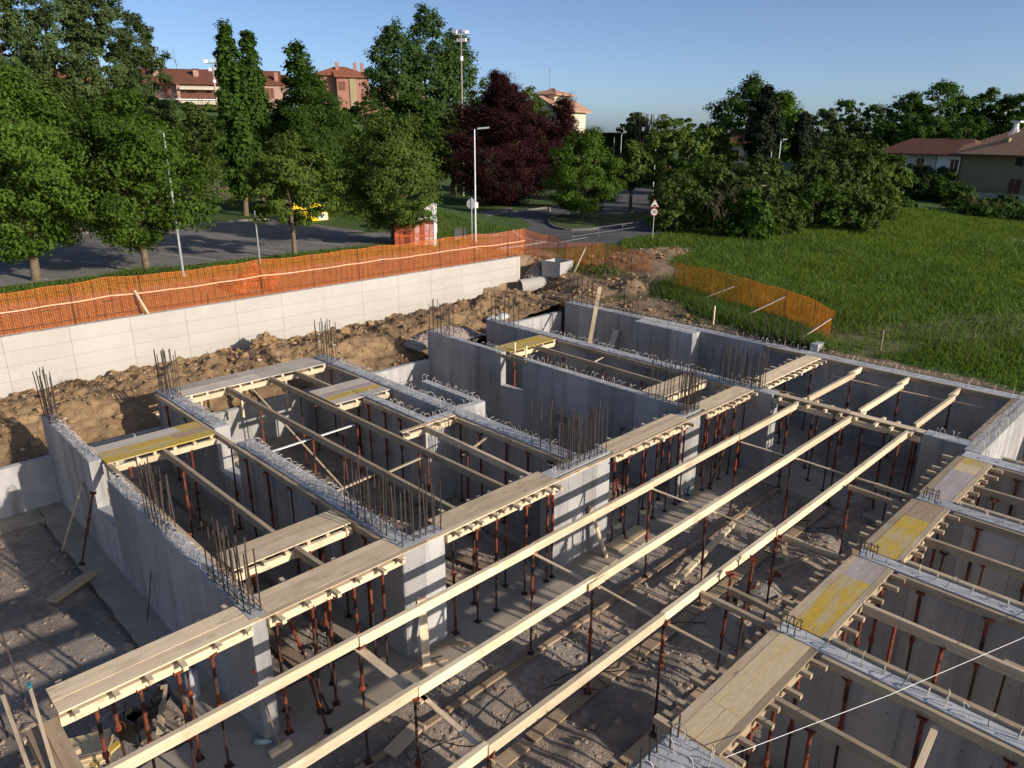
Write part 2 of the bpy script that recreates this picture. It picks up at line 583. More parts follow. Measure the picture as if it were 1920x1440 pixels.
def ground_material():
    mt, n, out = new_mat('ground_cover')
    co = co_world(n)

    def att(nm):
        a = mk(n, 'ShaderNodeAttribute', attribute_name=nm)
        return a.outputs['Fac']
    a = noise(n, co, 1.1, 5, .65)
    b = noise(n, co, 14, 4, .7)
    c = noise(n, co, 3.5, 5, .65)
    big = noise(n, co, .16, 4, .6)
    grass = mixc(n, (.042, .085, .016), (.07, .125, .026), ramp(n, a, .36, .64))
    grass = mixc(n, grass, (.095, .115, .03), ramp(n, big, .5, .68, 0, .7))
    soil = mixc(n, (.20, .135, .078), (.29, .205, .125), ramp(n, c, .38, .62))
    soil = mixc(n, soil, (.105, .08, .05), ramp(n, a, .5, .68, 0, .85))
    dry = mixc(n, (.15, .13, .062), (.20, .17, .088), ramp(n, c, .4, .6))

    def thr(nm, lo=.38, hi=.62):
        mm = mk(n, 'ShaderNodeMath', operation='MULTIPLY_ADD')
        n.links.new(c, mm.inputs[0])
        mm.inputs[1].default_value = .5
        mm.inputs[2].default_value = -.25
        ad = mk(n, 'ShaderNodeMath', operation='ADD')
        n.links.new(att(nm), ad.inputs[0])
        n.links.new(mm.outputs[0], ad.inputs[1])
        return ramp(n, ad.outputs[0], lo, hi)
    col = mixc(n, grass, dry, thr('dry', .3, .8))
    col = mixc(n, col, soil, thr('soil'))
    col = mixc(n, col, (.05, .04, .025), ramp(n, b, .55, .85, 0, .55))
    hb = mk(n, 'ShaderNodeMath', operation='ADD')
    n.links.new(c, hb.inputs[0])
    n.links.new(b, hb.inputs[1])
    return finish(mt, n, out, col, .95, hb.outputs[0], .6, .06)


M['ground'] = ground_material()


def axis(parts):
    out = []
    for a, b, s in parts:
        out += list(np.arange(a, b - 1e-6, s))
    return out


def grow(a, b, s, f=1.18):
    out = []
    while a < b:
        out.append(a)
        a += s
        s *= f
    return out


gx = sorted(set([round(v, 4) for v in [-2500, -1600, -1000, -600, -350, -200, -120, -70, -40] + axis([(-25, 26.0, 2.0), (26.0, 26.72, .36)]) + [26.72, 26.76] + axis([(26.9, 38, .16), (38, 82, .5)]) + grow(82, 2600, 1.2) + [2600]]))
gy = sorted(set([round(v, 4) for v in [-1200, -600, -300, -150, -80] + axis([(-50, 0, 2.5), (0, 29.4, .2)]) + [29.5, 29.62] + axis([(29.7, 37, .2), (37, 62, .6)]) + grow(62, 2600, 1.2) + [2600]]))
GX, GY = np.meshgrid(np.array(gx), np.array(gy), indexing='ij')
soilm = soil_mask(GX, GY)
drym = dry_mask(GX, GY)
GZ = ground_z(GX, GY)
inpit = (GX < 26.74) & (GY < 29.58)
rough = fbm(GX * 1.3, GY * 1.3, 4, 21) * .55 + fbm(GX * .45, GY * .45, 3, 31) * .5
near = (GX > 26.74) & (GX < 50) & (GY < 45) & (GY > -8)
flat = 1 - sstep(27.6, 29.0, GY) * (GX > 32)
GZ = GZ + np.where(near & ~inpit, (soilm * (rough * .42 + fbm(GX * 3.1, GY * 3.1, 3, 61) * .22) + (1 - soilm) * rough * .12) * flat * sstep(26.7, 27.6, GX), 0)
for (mx, my, mh, mr) in [(30.5, 22.1, .65, .75), (28.6, 19.6, .2, 1.3), (28.9, 23.6, .28, 1.1), (37.2, 25.8, .08, 1.5), (29.4, 15.6, .12, 1.2), (29.4, 25.2, .3, .9)]:
    GZ = GZ + mh * np.exp(-((GX - mx) ** 2 + (GY - my) ** 2) / (mr * mr)) * (~inpit)
ni, nj = GX.shape
V = np.stack([GX.ravel(), GY.ravel(), GZ.ravel()], 1)
idx = np.arange(ni * nj).reshape(ni, nj)
Q = np.stack([idx[:-1, :-1].ravel(), idx[1:, :-1].ravel(), idx[1:, 1:].ravel(), idx[:-1, 1:].ravel()], 1)
qc = V[Q].mean(1)
mead = (qc[:, 0] > 27.5) & (qc[:, 1] < 29) & (soilm.ravel()[Q].mean(1) < .45)


def ground_obj(name, sel):
    q = Q[sel]
    used, inv = np.unique(q.ravel(), return_inverse=True)
    me = np_mesh(name, V[used], inv.reshape(-1, 4), M['ground'], True)
    for nm, arr in (('soil', soilm), ('dry', drym)):
        a = me.attributes.new(nm, 'FLOAT', 'POINT')
        a.data.foreach_set('value', arr.ravel()[used].astype(np.float32))
    return tag(place(name, me), kind='structure')


ground_obj('ground', ~mead)
ground_obj('meadow', mead)


def grid(name, x0, x1, y0, y1, s, zf, mat):
    xs = np.arange(x0, x1 + s * .5, s)
    ys = np.arange(y0, y1 + s * .5, s)
    X, Y = np.meshgrid(xs, ys, indexing='ij')
    Vv = np.stack([X.ravel(), Y.ravel(), zf(X, Y).ravel()], 1)
    ix = np.arange(X.size).reshape(X.shape)
    q = np.stack([ix[:-1, :-1].ravel(), ix[1:, :-1].ravel(), ix[1:, 1:].ravel(), ix[:-1, 1:].ravel()], 1)
    return tag(place(name, np_mesh(name, Vv, q, mat, True)), kind='structure')


def pit_z(x, y):
    z = F - .09 + fbm(x * 1.1, y * 1.1, 4, 2) * .13 + fbm(x * 5, y * 5, 3, 4) * .06
    z = z + .22 * np.exp(-(((x - 15.0) / 3.0) ** 2 + ((y - 6.4) / .8) ** 2)) * vnoise(x * 2, y * 2, 8)
    z = z - .10 * np.exp(-((y - 8.0) / .5) ** 2)
    foot = (y > 9.7) & (y < 11.55)
    for (c0_, c1_) in ((3.5, 5.15), (6.7, 8.4), (12.25, 14.65), (17.4, 19), (20.4, 22.2)):
        foot |= (y > 11.3) & (x > c0_) & (x < c1_)
    z = np.where(foot, F - .2, z)
    z = z + .16 * np.exp(-((y - 6.5) / .45) ** 2) * vnoise(x * .8, y, 3)
    return np.minimum(z, F + .25)


grid('pit_floor', -5, 26.7, -7, 23.5, .115, pit_z, M['gravel'])


def bank_z(x, y):
    crest = np.interp(x, [-8, 2, 5, 13, 18, 22, 25, 27.5], [-.7, -.72, -.7, -.55, -.45, -.28, -.1, -.12])
    wall = np.interp(x, [-8, 22, 25, 29.4], [-1.0, -1.0, -1.1, -1.1])
    foot = np.interp(x, [-8, 12, 16, 20, 23, 26], [-1.45, -1.4, -1.3, -1.05, -.6, -.2])
    a = sstep(23.5, 26.0, y + fbm(x * .7, y * .7, 3, 14) * 1.2)
    z = foot * (1 - a) + crest * a
    b = sstep(26.8, 29.2, y)
    z = z * (1 - b) + wall * b
    lum = fbm(x * 1.7, y * 1.7, 5, 41, .6)
    clods = np.maximum(0, vnoise(x * 2.6, y * 2.6, 77) - .45) * .5
    rg = .12 - np.abs(fbm(x * 2.8, y * 2.8, 4, 91, .6))
    return z + (lum * .36 + clods * .42 + rg * .42) * (.5 + .75 * a)


grid('soil_bank', -8, 26.9, 23.42, 29.42, .09, bank_z, M['soil'])


# flat sheets: parking lot, roads, islands
def sheet(name, pts, z, mat, thick=0.0, res=None, kind='structure'):
    b = MB()
    n_ = len(pts)
    top = [(p[0], p[1], z) for p in pts]
    b.add(top, [tuple(range(n_))])
    if thick:
        low = [(p[0], p[1], z - thick) for p in pts]
        b.add(top + low, [(i, n_ + i, n_ + (i + 1) % n_, (i + 1) % n_) for i in range(n_)])
    o = b.build(name, mat)
    return tag(o, kind=kind) if kind else o


def px_poly(pp, z=1.0):
    return [tuple(on(a, b, z)[:2]) for a, b in pp]


def smooth_closed(pts, k=3):
    for _ in range(k):
        out = []
        for i in range(len(pts)):
            a, b = pts[i], pts[(i + 1) % len(pts)]
            out += [(a[0] * .75 + b[0] * .25, a[1] * .75 + b[1] * .25), (a[0] * .25 + b[0] * .75, a[1] * .25 + b[1] * .75)]
        pts = out
    return pts


LOT = [(-40, 39.7), (14, 39.4), (24, 38.9), (29.6, 37.0), (30.6, 37.6), (32.4, 50.5), (30.5, 55.5), (24, 56.2), (-40, 57)]
sheet('parking_lot', LOT, 1.03, M['asphalt'])
for k in range(9):
    x0 = -3.6 + k * 4.05
    b = MB()
    b.beam((x0, 39.9, 1.036), (x0 - 1.4, 44.6, 1.036), .12, .004)
    tag(b.build('parking_line', M['paint']), kind='structure')
tag(MB().beam((-40, 57.1, 1.08), (24.2, 56.3, 1.08), .16, .14).beam((24.2, 56.3, 1.08), (30.6, 55.6, 1.08), .16, .14).build('kerb', M['kerb']), kind='structure')
tag(MB().beam((32.5, 50.5, 1.08), (30.72, 37.6, 1.08), .14, .12).build('kerb', M['kerb']), kind='structure')

ROAD = px_poly([(864, 442), (864, 425), (880, 413), (912, 404), (965, 397), (1015, 391), (1085, 384), (1128, 374), (1160, 358), (1185, 352), (1222, 352), (1238, 362), (1236, 390),
                (1262, 402), (1330, 388), (1330, 412), (1262, 432), (1190, 452), (1105, 462), (1010, 468), (930, 466), (890, 462)])
sheet('road', ROAD, 1.035, M['asphalt_dark'])
walk = px_poly([(852, 452), (852, 424), (868, 408), (905, 399), (960, 392), (960, 396), (915, 405), (885, 414), (870, 426), (872, 446)])
sheet('pavement', walk, 1.15, M['asphalt'], .12)
for nm, pp in (('kerb', [(872, 446), (871, 427), (886, 415), (915, 405.6), (962, 396.8), (1012, 391), (1075, 384), (1120, 374)]), ):
    P3 = [on(a, b, 1.1) for a, b in pp]
    kb = MB()
    for a, b in zip(P3[:-1], P3[1:]):
        kb.beam(a, b, .16, .17)
    tag(kb.build(nm, M['kerb']), kind='structure')
ISL = smooth_closed(px_poly([(1022, 409), (1070, 399), (1150, 403), (1200, 397), (1232, 400), (1226, 412), (1160, 421), (1090, 431), (1040, 428)], 1.13), 2)
sheet('traffic_island', ISL, 1.15, M['turf'], .13)
isk = MB()
for a, b in zip(ISL, ISL[1:] + ISL[:1]):
    isk.beam((a[0], a[1], 1.10), (b[0], b[1], 1.10), .14, .15)
tag(isk.build('kerb', M['kerb']), kind='structure')
# painted line at the mouth of the junction
lp = [on(a, b, 1.042) for a, b in [(1100, 445), (1040, 456), (1000, 450), (972, 441), (963, 434), (963, 429), (972, 425)]]
b = MB()
for p, q in zip(lp[:-1], lp[1:]):
    b.beam(p, q, .13, .003)
tag(b.build('road_marking', M['paint']), kind='structure')
lp = [on(a, b, 1.042) for a, b in [(938, 466), (985, 460), (1024, 453)]]
b = MB()
for p, q in zip(lp[:-1], lp[1:]):
    b.beam(p, q, .5, .003)
tag(b.build('stop_line', M['paint']), kind='structure')
def text_mesh(name, cu, mat):
    tmp = bpy.data.objects.new(name + '_curve', cu)
    me = bpy.data.meshes.new_from_object(tmp)
    bpy.data.objects.remove(tmp)
    me.materials.clear()
    me.materials.append(mat)
    return place(name, me)


fc = bpy.data.curves.new('stop_lettering', 'FONT')
fc.body = 'STOP'
fc.size = 1.0
fc.align_x = 'CENTER'
fc.align_y = 'CENTER'
fo = text_mesh('stop_lettering', fc, M['paint'])
c0 = on(942, 440, 1.043)
e0, e1 = on(919, 441, 1.043), on(966, 440, 1.043)
dirx = (e0 - e1).normalized()                 # the word is painted for traffic coming the other way
fo.location = c0
fo.rotation_euler = (0, 0, math.atan2(dirx.y, dirx.x))
fo.scale = ((e0 - e1).length / 2.75, 1.5, 1)
tag(fo, kind='structure')
# pale path and kerb by the far side of the meadow
sheet('path', [(60, 6), (61.5, 5.4), (70, 13.6), (76, 17), (75, 18.2), (68.5, 14.9)], .06, M['footing'])

# ------------------------------------------------------------------ concrete walls of the basement
_cache = {}


def cached_box(key, dx, dy, dz, mat):
    k = ('box', round(dx, 3), round(dy, 3), round(dz, 3), mat.name)
    if k not in _cache:
        _cache[k] = MB().box(-dx / 2, dx / 2, -dy / 2, dy / 2, -dz / 2, dz / 2).mesh(key, mat)
    return _cache[k]


def hook_mesh(wd, kind):
    k = ('hook', round(wd, 2), kind)
    if k in _cache:
        return _cache[k]
    h = [.21, .245, .185, .225, .16][kind]
    r = wd / 2
    pts = []
    if kind in (0, 1, 2):
        pts = [(-r, 0, -.02), (-r, 0, h * .55)]
        for i in range(1, 6):
            a = PI - PI * i / 6
            pts.append((r * math.cos(a), .02 * math.sin(a * 2), h * .55 + h * .45 * math.sin(a)))
        pts += [(r, 0, h * .55), (r, 0, -.02 if kind != 2 else h * .3)]
    elif kind == 3:                               # a cane, bent over at the top
        pts = [(-r, 0, -.02), (-r, 0, h * .7), (-r * .7, 0, h * .95), (-r * .1, 0, h), (r * .6, .01, h * .92)]
    else:                                         # a low narrow loop
        pts = [(-r * .35, 0, -.02), (-r * .35, 0, h * .8), (-r * .1, 0, h), (r * .25, 0, h), (r * .4, 0, h * .75), (r * .4, 0, -.02)]
    me = MB().tube(pts, .0085, 4).mesh('rebar_hook', M['hook'])
    _cache[k] = me
    return me


BAR = MB().tube([(0, 0, 0), (0, 0, .5), (0, 0, 1)], .014, 5).mesh('starter_bar', M['rebar'])


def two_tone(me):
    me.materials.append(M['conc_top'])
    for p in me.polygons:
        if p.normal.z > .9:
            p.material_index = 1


def wall(label, boxes, hooks=(), bars=(), faces=(), group='basement concrete walls', name='concrete_wall', mat='conc'):
    xs = [b[0] for b in boxes] + [b[1] for b in boxes]
    ys = [b[2] for b in boxes] + [b[3] for b in boxes]
    o = Vector(((min(xs) + max(xs)) / 2, (min(ys) + max(ys)) / 2, F))
    t = thing(name, label, 'wall', o, group)
    mb = MB()
    for b in boxes:
        mb.box(b[0] - o.x, b[1] - o.x, b[2] - o.y, b[3] - o.y, b[4] - o.z, b[5] - o.z)
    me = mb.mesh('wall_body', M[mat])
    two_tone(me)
    place('wall_body', me, t)
    hb_ = MB()
    for (ax, c, a0, a1, step, zt, notch) in faces:      # formwork panels cast on one face
        n_ = max(1, round((a1 - a0) / step))
        st = (a1 - a0) / n_
        for i in range(n_):
            p0, p1 = a0 + i * st + .009, a0 + (i + 1) * st - .009
            z1 = zt - .008
            segs = [(p0, p1, z1)]
            if notch:
                q0, q1, qz = notch
                if p0 < q1 and p1 > q0:
                    segs = []
                    if p0 < q0 - .03: segs.append((p0, q0, z1))
                    segs.append((max(p0, q0), min(p1, q1), qz - .008))
                    if p1 > q1 + .03: segs.append((q1, p1, z1))
            for (s0, s1, zz) in segs:
                dz = zz - (F - .05)
                cz = (zz + F - .05) / 2
                for hz in (.45, 1.3, 2.15):             # holes left by the formwork ties
                    for hp in (.18, .82):
                        zz_, q_ = F + hz, s0 + (s1 - s0) * hp
                        if zz_ > zz - .1 or s1 - s0 < .3: continue
                        ring_ = [(math.cos(2 * PI * k / 6) * .014, math.sin(2 * PI * k / 6) * .014) for k in range(6)]
                        if ax == 'x':
                            hb_.add([(c - .0095 - o.x, q_ + a_ - o.y, zz_ + b2 - o.z) for a_, b2 in ring_], [tuple(reversed(range(6)))])
                        else:
                            hb_.add([(q_ + a_ - o.x, c - .0095 - o.y, zz_ + b2 - o.z) for a_, b2 in ring_], [tuple(range(6))])
                if ax == 'x':
                    place('panel', cached_box('panel', .016, s1 - s0, dz, M[mat]), t, (c - o.x, (s0 + s1) / 2 - o.y, cz - o.z))
                else:
                    place('panel', cached_box('panel', s1 - s0, .016, dz, M[mat]), t, ((s0 + s1) / 2 - o.x, c - o.y, cz - o.z))
    if hb_.v:
        tag(hb_.build('tie_holes', M['black'], t), kind='stuff')
    for (ax, c, a0, a1, step, wd, z, kinds) in hooks:
        a = a0
        while a < a1:
            aa = a + random.uniform(-.03, .03)
            k = random.choice(kinds)
            p = (c, aa, z) if ax == 'y' else (aa, c, z)
            rz = (0 if ax == 'y' else PI / 2) + random.gauss(0, .28)
            place('rebar_hook', hook_mesh(wd, k), t, (p[0] - o.x, p[1] - o.y, p[2] - o.z), (random.gauss(0, .22), random.gauss(0, .12), rz), (1, 1, random.uniform(.85, 1.15)))
            a += step
    for (x0, x1, y0, y1, nx, ny, h, z, ties) in bars:
        for i in range(nx):
            for j in range(ny):
                x = x0 + (x1 - x0) * (i / max(1, nx - 1)) + random.uniform(-.02, .02)
                y = y0 + (y1 - y0) * (j / max(1, ny - 1)) + random.uniform(-.035, .035)
                place('starter_bar', BAR, t, (x - o.x, y - o.y, z - o.z - .02), (random.gauss(0, .025), random.gauss(0, .025), 0), (1, 1, h * random.uniform(.86, 1.04)))
        for q in range(ties):
            zz = z + .05 + .13 * q
            sb = MB()
            cs = [(x0 - .015, y0 - .015), (x1 + .015, y0 - .015), (x1 + .015, y1 + .015), (x0 - .015, y1 + .015), (x0 - .015, y0 - .015)]
            sb.tube([(a_ - o.x, b_ - o.y, zz - o.z + random.uniform(-.015, .015)) for a_, b_ in cs], .007, 4)
            sb.build('stirrup', M['rebar'], t)
    return t


NZ = -1.27
HK = (0, 1, 3, 3, 2)
wall('leftmost long concrete wall with a window notch, ending at the plank deck',
     [(4.2, 4.48, 10.5, 23.5, F - .15, NZ), (4.2, 4.48, 10.5, 17.75, NZ, 0), (4.2, 4.48, 19.1, 23.5, NZ, 0)],
     [('y', 4.34, 10.8, 17.6, .16, .19, 0, HK), ('y', 4.34, 19.25, 22.5, .16, .19, 0, HK)],
     [(4.25, 4.43, 22.5, 23.4, 2, 7, 1.45, 0, 1), (4.25, 4.43, 14.3, 15.4, 2, 7, 1.35, 0, 0), (4.25, 4.43, 10.62, 12.2, 2, 9, 1.25, 0, 2)],
     [('x', 4.2, 10.52, 23.48, .95, 0, (17.75, 19.1, NZ))])
wall('second long concrete wall from the left, its end turned along the plank deck',
     [(7.36, 7.78, 10.86, 23.45, F - .15, NZ), (7.36, 7.78, 10.86, 17.75, NZ, 0), (7.36, 7.78, 19.1, 23.45, NZ, 0), (7.36, 8.42, 10.5, 10.86, F - .15, 0)],
     [('y', 7.60, 11.2, 17.6, .15, .26, 0, HK), ('y', 7.60, 19.25, 22.2, .15, .26, 0, HK), ('y', 7.5, 11.2, 17.6, .3, .18, 0, (4, 2))],
     [(7.45, 7.7, 22.3, 23.35, 2, 7, 1.45, 0, 1), (7.43, 7.7, 10.6, 12.7, 2, 9, 1.25, 0, 1), (7.85, 8.36, 10.58, 10.8, 4, 2, 1.25, 0, 1)],
     [('x', 7.36, 10.52, 23.43, .95, 0, (17.75, 19.1, NZ)), ('y', 10.5, 7.375, 8.415, .52, 0, None)])
wall('third long concrete wall with a T-shaped end behind the plank deck',
     [(12.85, 13.3, 10.96, 23.3, F - .15, 0), (11.82, 14.02, 10.58, 10.96, F - .15, 0)],
     [('y', 13.08, 11.6, 22.1, .2, .28, 0, HK), ('x', 10.77, 11.9, 14.0, .15, .22, 0, (3, 4, 2))],
     [(12.92, 13.22, 22.2, 23.2, 2, 6, 1.4, 0, 1), (12.3, 13.9, 10.66, 10.88, 11, 2, 1.35, 0, 1), (12.9, 13.22, 11.05, 12.3, 2, 5, 1.3, 0, 1)],
     [('x', 12.85, 10.98, 23.28, .95, 0, None), ('y', 10.58, 11.835, 14.005, .54, 0, None), ('x', 11.82, 10.6, 10.95, .4, 0, None)])
wall('short concrete wall of the stair shaft beside the third long wall',
     [(11.82, 12.1, 15.45, 18.7, F - .15, 0), (12.1, 12.85, 15.45, 15.7, F - .15, 0)],
     [('y', 11.96, 15.6, 18.6, .17, .2, 0, HK), ('x', 15.57, 12.2, 12.8, .17, .17, 0, HK)], (),
     [('x', 11.82, 15.47, 18.68, .9, 0, None), ('y', 15.45, 12.0, 12.84, .42, 0, None)])
wall('L-shaped concrete wall with a sunlit end right of the stair shaft',
     [(13.95, 14.2, 15.8, 18.4, F - .15, 0), (13.3, 14.2, 15.55, 15.8, F - .15, 0)],
     [('y', 14.07, 15.9, 18.35, .2, .17, 0, HK), ('x', 15.67, 13.4, 14.15, .2, .17, 0, HK)], (),
     [('y', 15.55, 13.32, 14.19, .44, 0, None)])
wall('fourth long concrete wall with a window opening and a dark rebar cage before it',
     [(18.1, 18.36, 10.9, 23.3, F - .15, NZ), (18.1, 18.36, 10.9, 17.8, NZ, 0), (18.1, 18.36, 18.95, 23.3, NZ, 0), (17.44, 18.4, 10.63, 10.9, F - .15, 0)],
     [('y', 18.23, 11.4, 17.7, .22, .18, 0, HK), ('y', 18.23, 19.0, 22.2, .22, .18, 0, HK)],
     [(18.14, 18.32, 21.9, 23.2, 2, 6, 1.35, 0, 0), (17.55, 18.34, 10.68, 10.85, 9, 2, 1.35, 0, 1), (18.14, 18.32, 11.0, 12.4, 2, 6, 1.3, 0, 1)],
     [('x', 18.1, 10.92, 23.28, .95, 0, (17.8, 18.95, NZ)), ('y', 10.63, 17.455, 18.39, .47, 0, None), ('x', 17.44, 10.64, 10.89, .3, 0, None)])
wall('fifth long concrete wall carrying the thickest row of dark starter bars',
     [(21.1, 21.55, 9.75, 23.0, F - .15, 0)],
     [('y', 21.33, 9.9, 22.6, .21, .28, 0, HK)],
     [(21.2, 21.48, 21.4, 22.8, 2, 6, 1.35, 0, 0), (21.2, 21.48, 10.2, 11.7, 3, 9, 1.3, 0, 1), (21.3, 21.45, 12.0, 14.6, 1, 8, 1.25, 0, 0)],
     [('x', 21.1, 9.77, 22.98, .95, 0, None)])
wall('short stub of the fifth concrete wall beside the far corner',
     [(21.1, 21.55, 4.28, 5.37, F - .15, 0)], [('y', 21.33, 4.5, 5.35, .22, .26, 0, HK)], (), [('x', 21.1, 4.29, 5.36, .55, 0, None)])
wall('outer concrete wall along the field side with a thickened ledge and white stub',
     [(26.25, 26.72, 4.28, 23.0, F - .15, 0), (25.68, 26.25, 15.55, 18.5, F - .15, -.02), (26.75, 27.3, 10.85, 11.15, -.5, .28)],
     [('y', 26.58, 4.5, 22.8, .25, .2, 0, (0, 1, 2, 3)), ('y', 25.9, 15.7, 18.4, .2, .2, -.02, (0, 1))],
     [(26.35, 26.65, 21.4, 22.9, 2, 6, 1.4, 0, 0), (26.4, 26.6, 18.6, 19.6, 2, 4, 1.25, 0, 0), (26.5, 26.95, 11.4, 13.2, 2, 7, 1.15, 0, 0)],
     [('x', 26.25, 4.3, 15.53, .9, 0, None), ('x', 26.25, 18.52, 22.98, .9, 0, None), ('x', 25.68, 15.57, 18.48, .97, -.02, None), ('y', 15.55, 25.7, 26.24, .55, -.02, None)])
wall('concrete end wall at the far corner, sunlit outside and crowded with hoops',
     [(20.78, 26.72, 3.88, 4.275, F - .15, 0)],
     [('x', 3.98, 20.9, 26.6, .17, .17, 0, (0, 1, 3)), ('x', 4.17, 20.95, 26.6, .17, .16, 0, (0, 1, 3))], (),
     [('y', 3.88, 20.8, 26.7, .42, 0, None)])
RW = [('R0', 7.0, 7.27), ('R1', 10.33, 10.62), ('R2', 13.6, 13.92), ('R3', 16.95, 17.3), ('R4', 20.27, 20.72)]
RL = ['', 'concrete cross wall nearest the camera running right from the yellow-panelled deck', 'second concrete cross wall running right from the yellow-panelled deck',
      'third concrete cross wall running right from the yellow-panelled deck', 'farthest concrete cross wall running right, beside the sunlit end wall']
for i in range(1, 5):
    _, a, b_ = RW[i]
    wall(RL[i], [(a, b_, -6, 4.2, F - .15, 0)], [('y', (a + b_) / 2 + .03, -5, 3.9, .29, .16, 0, (0, 2, 3, 4, 4))], (), [('x', a, -5.9, 4.18, .98, 0, None)])
wall('broad concrete wall top with tall bent hooks at the bottom edge of the photo',
     [(7.0, 7.27, -5, 3.55, F - .15, 0), (4.6, 7.27, 3.55, 4.15, F - .15, 0)],
     [('y', 7.12, -1, 3.5, .3, .2, 0, (0, 1, 3)), ('x', 4.02, 4.7, 7.25, .17, .2, 0, (0, 1, 3)), ('x', 3.7, 4.7, 7.25, .24, .22, 0, (1, 3))],
     [(4.8, 7.2, 4.05, 4.1, 12, 1, .42, 0, 0)], ())
# low outer wall under the soil bank
t = thing('perimeter_wall', 'low pale concrete wall along the foot of the soil bank', 'wall', (10, 23.3, F))
for a, b_ in ((-6, 4.19), (4.49, 7.35), (7.79, 12.84), (13.31, 18.09), (18.37, 21.09), (21.56, 26.24)):
    me = MB().box(a - 10, b_ - 10, -.1, .11, -.15, (-1.2 if a < 21 else -.5) - F).mesh('wall_segment', M['conc'])
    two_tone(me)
    place('wall_segment', me, t)
# footings under the walls
for (x0, x1, y0, y1) in ((-8, 26.1, 9.8, 11.5), (3.55, 5.1, 11.5, 23.2), (6.75, 8.35, 11.5, 23.2), (12.3, 14.6, 11.5, 23.2), (17.5, 18.95, 11.5, 23.2), (20.5, 22.1, 11.5, 23.2), (-8, 3.55, 22.4, 23.2), (5.1, 6.75, 22.5, 23.2), (8.35, 12.3, 22.5, 23.2),
                         (20.4, 22.3, 3.4, 9.8)):
    pts = []
    for (ax_, ay_, bx_, by_) in ((x0, y0, x1, y0), (x1, y0, x1, y1), (x1, y1, x0, y1), (x0, y1, x0, y0)):
        m_ = max(2, int(math.hypot(bx_ - ax_, by_ - ay_) / .25))
        pts += [(ax_ + (bx_ - ax_) * i / m_ + random.uniform(-.035, .035), ay_ + (by_ - ay_) * i / m_ + random.uniform(-.035, .035)) for i in range(m_)]
    nf = len(pts)
    tag(MB().add([(a, b, F + .015) for a, b in pts] + [(a, b, F - .3) for a, b in pts], [tuple(range(nf))] + [(i, nf + i, nf + (i + 1) % nf, (i + 1) % nf) for i in range(nf)]).build('footing_slab', M['footing']), kind='structure')

# ------------------------------------------------------------------ retaining wall of cast panels
RYY = 29.4
t = thing('retaining_wall', 'long pale sunlit retaining wall cast in panels, below the orange net', 'wall', (10, RYY, -1.6))
me = MB().box(-24, 19.62, .03, .3, 0, 2.66).mesh('wall_core', M['conc_white'])
place('wall_core', me, t)
colx = [4.6 + 2.065 * k for k in range(-8, 13)]
colx = [x for x in colx if x > -8] + [29.6]
for a, b_ in zip(colx[:-1], colx[1:]):
    for k in range(5):
        z0, z1 = 1.06 - .53 * (k + 1), 1.06 - .53 * k
        if k == 4: z0 -= .2
        place('panel', cached_box('panel', b_ - a - .009, .05, z1 - z0 - .007, M['conc_white']), t, ((a + b_) / 2 - 10, .025 + random.uniform(-.003, .003), (z0 + z1) / 2 + 1.6))
lk = MB()
for k in range(60):                                     # crumbs of mortar left along the coping
    x = random.uniform(2, 29)
    lk.box(x - 10, x - 10 + random.uniform(.05, .35), .02, .2, 2.66, 2.66 + random.uniform(.005, .02))
tag(lk.build('mortar_crumbs', M['conc_top'], t), kind='stuff')


# ------------------------------------------------------------------ timber
def board_mesh(L, wd, ht, mat):
    k = ('board', round(L, 2), round(wd, 3), round(ht, 3), mat.name)
    if k not in _cache:
        L2 = round(L, 2)
        _cache[k] = MB().box(-L2 / 2, L2 / 2, -wd / 2, wd / 2, -ht / 2, ht / 2).mesh('board', mat)
    return _cache[k]


def board(name, p0, p1, wd, ht, mat, parent=None, org=(0, 0, 0), roll=0.0):
    p0, p1 = Vector(p0), Vector(p1)
    d = p1 - p0
    X = d.normalized()
    Zr = Vector((0, 0, 1))
    Y = Zr.cross(X)
    if Y.length < 1e-4:
        Y = Vector((0, 1, 0))
    Y.normalize()
    Z = X.cross(Y)
    R = Matrix((X, Y, Z)).transposed() @ Matrix.Rotation(roll, 3, 'X')
    o = place(name, board_mesh(d.length, wd, ht, mat), parent)
    o.matrix_local = Matrix.Translation((p0 + p1) / 2 - Vector(org)) @ R.to_4x4()
    return o


def loose(name, label, cat, p0, p1, wd, ht, mat, group=None, roll=0.0):
    return tag(board(name, p0, p1, wd, ht, M[mat], roll=roll), label, cat, group)


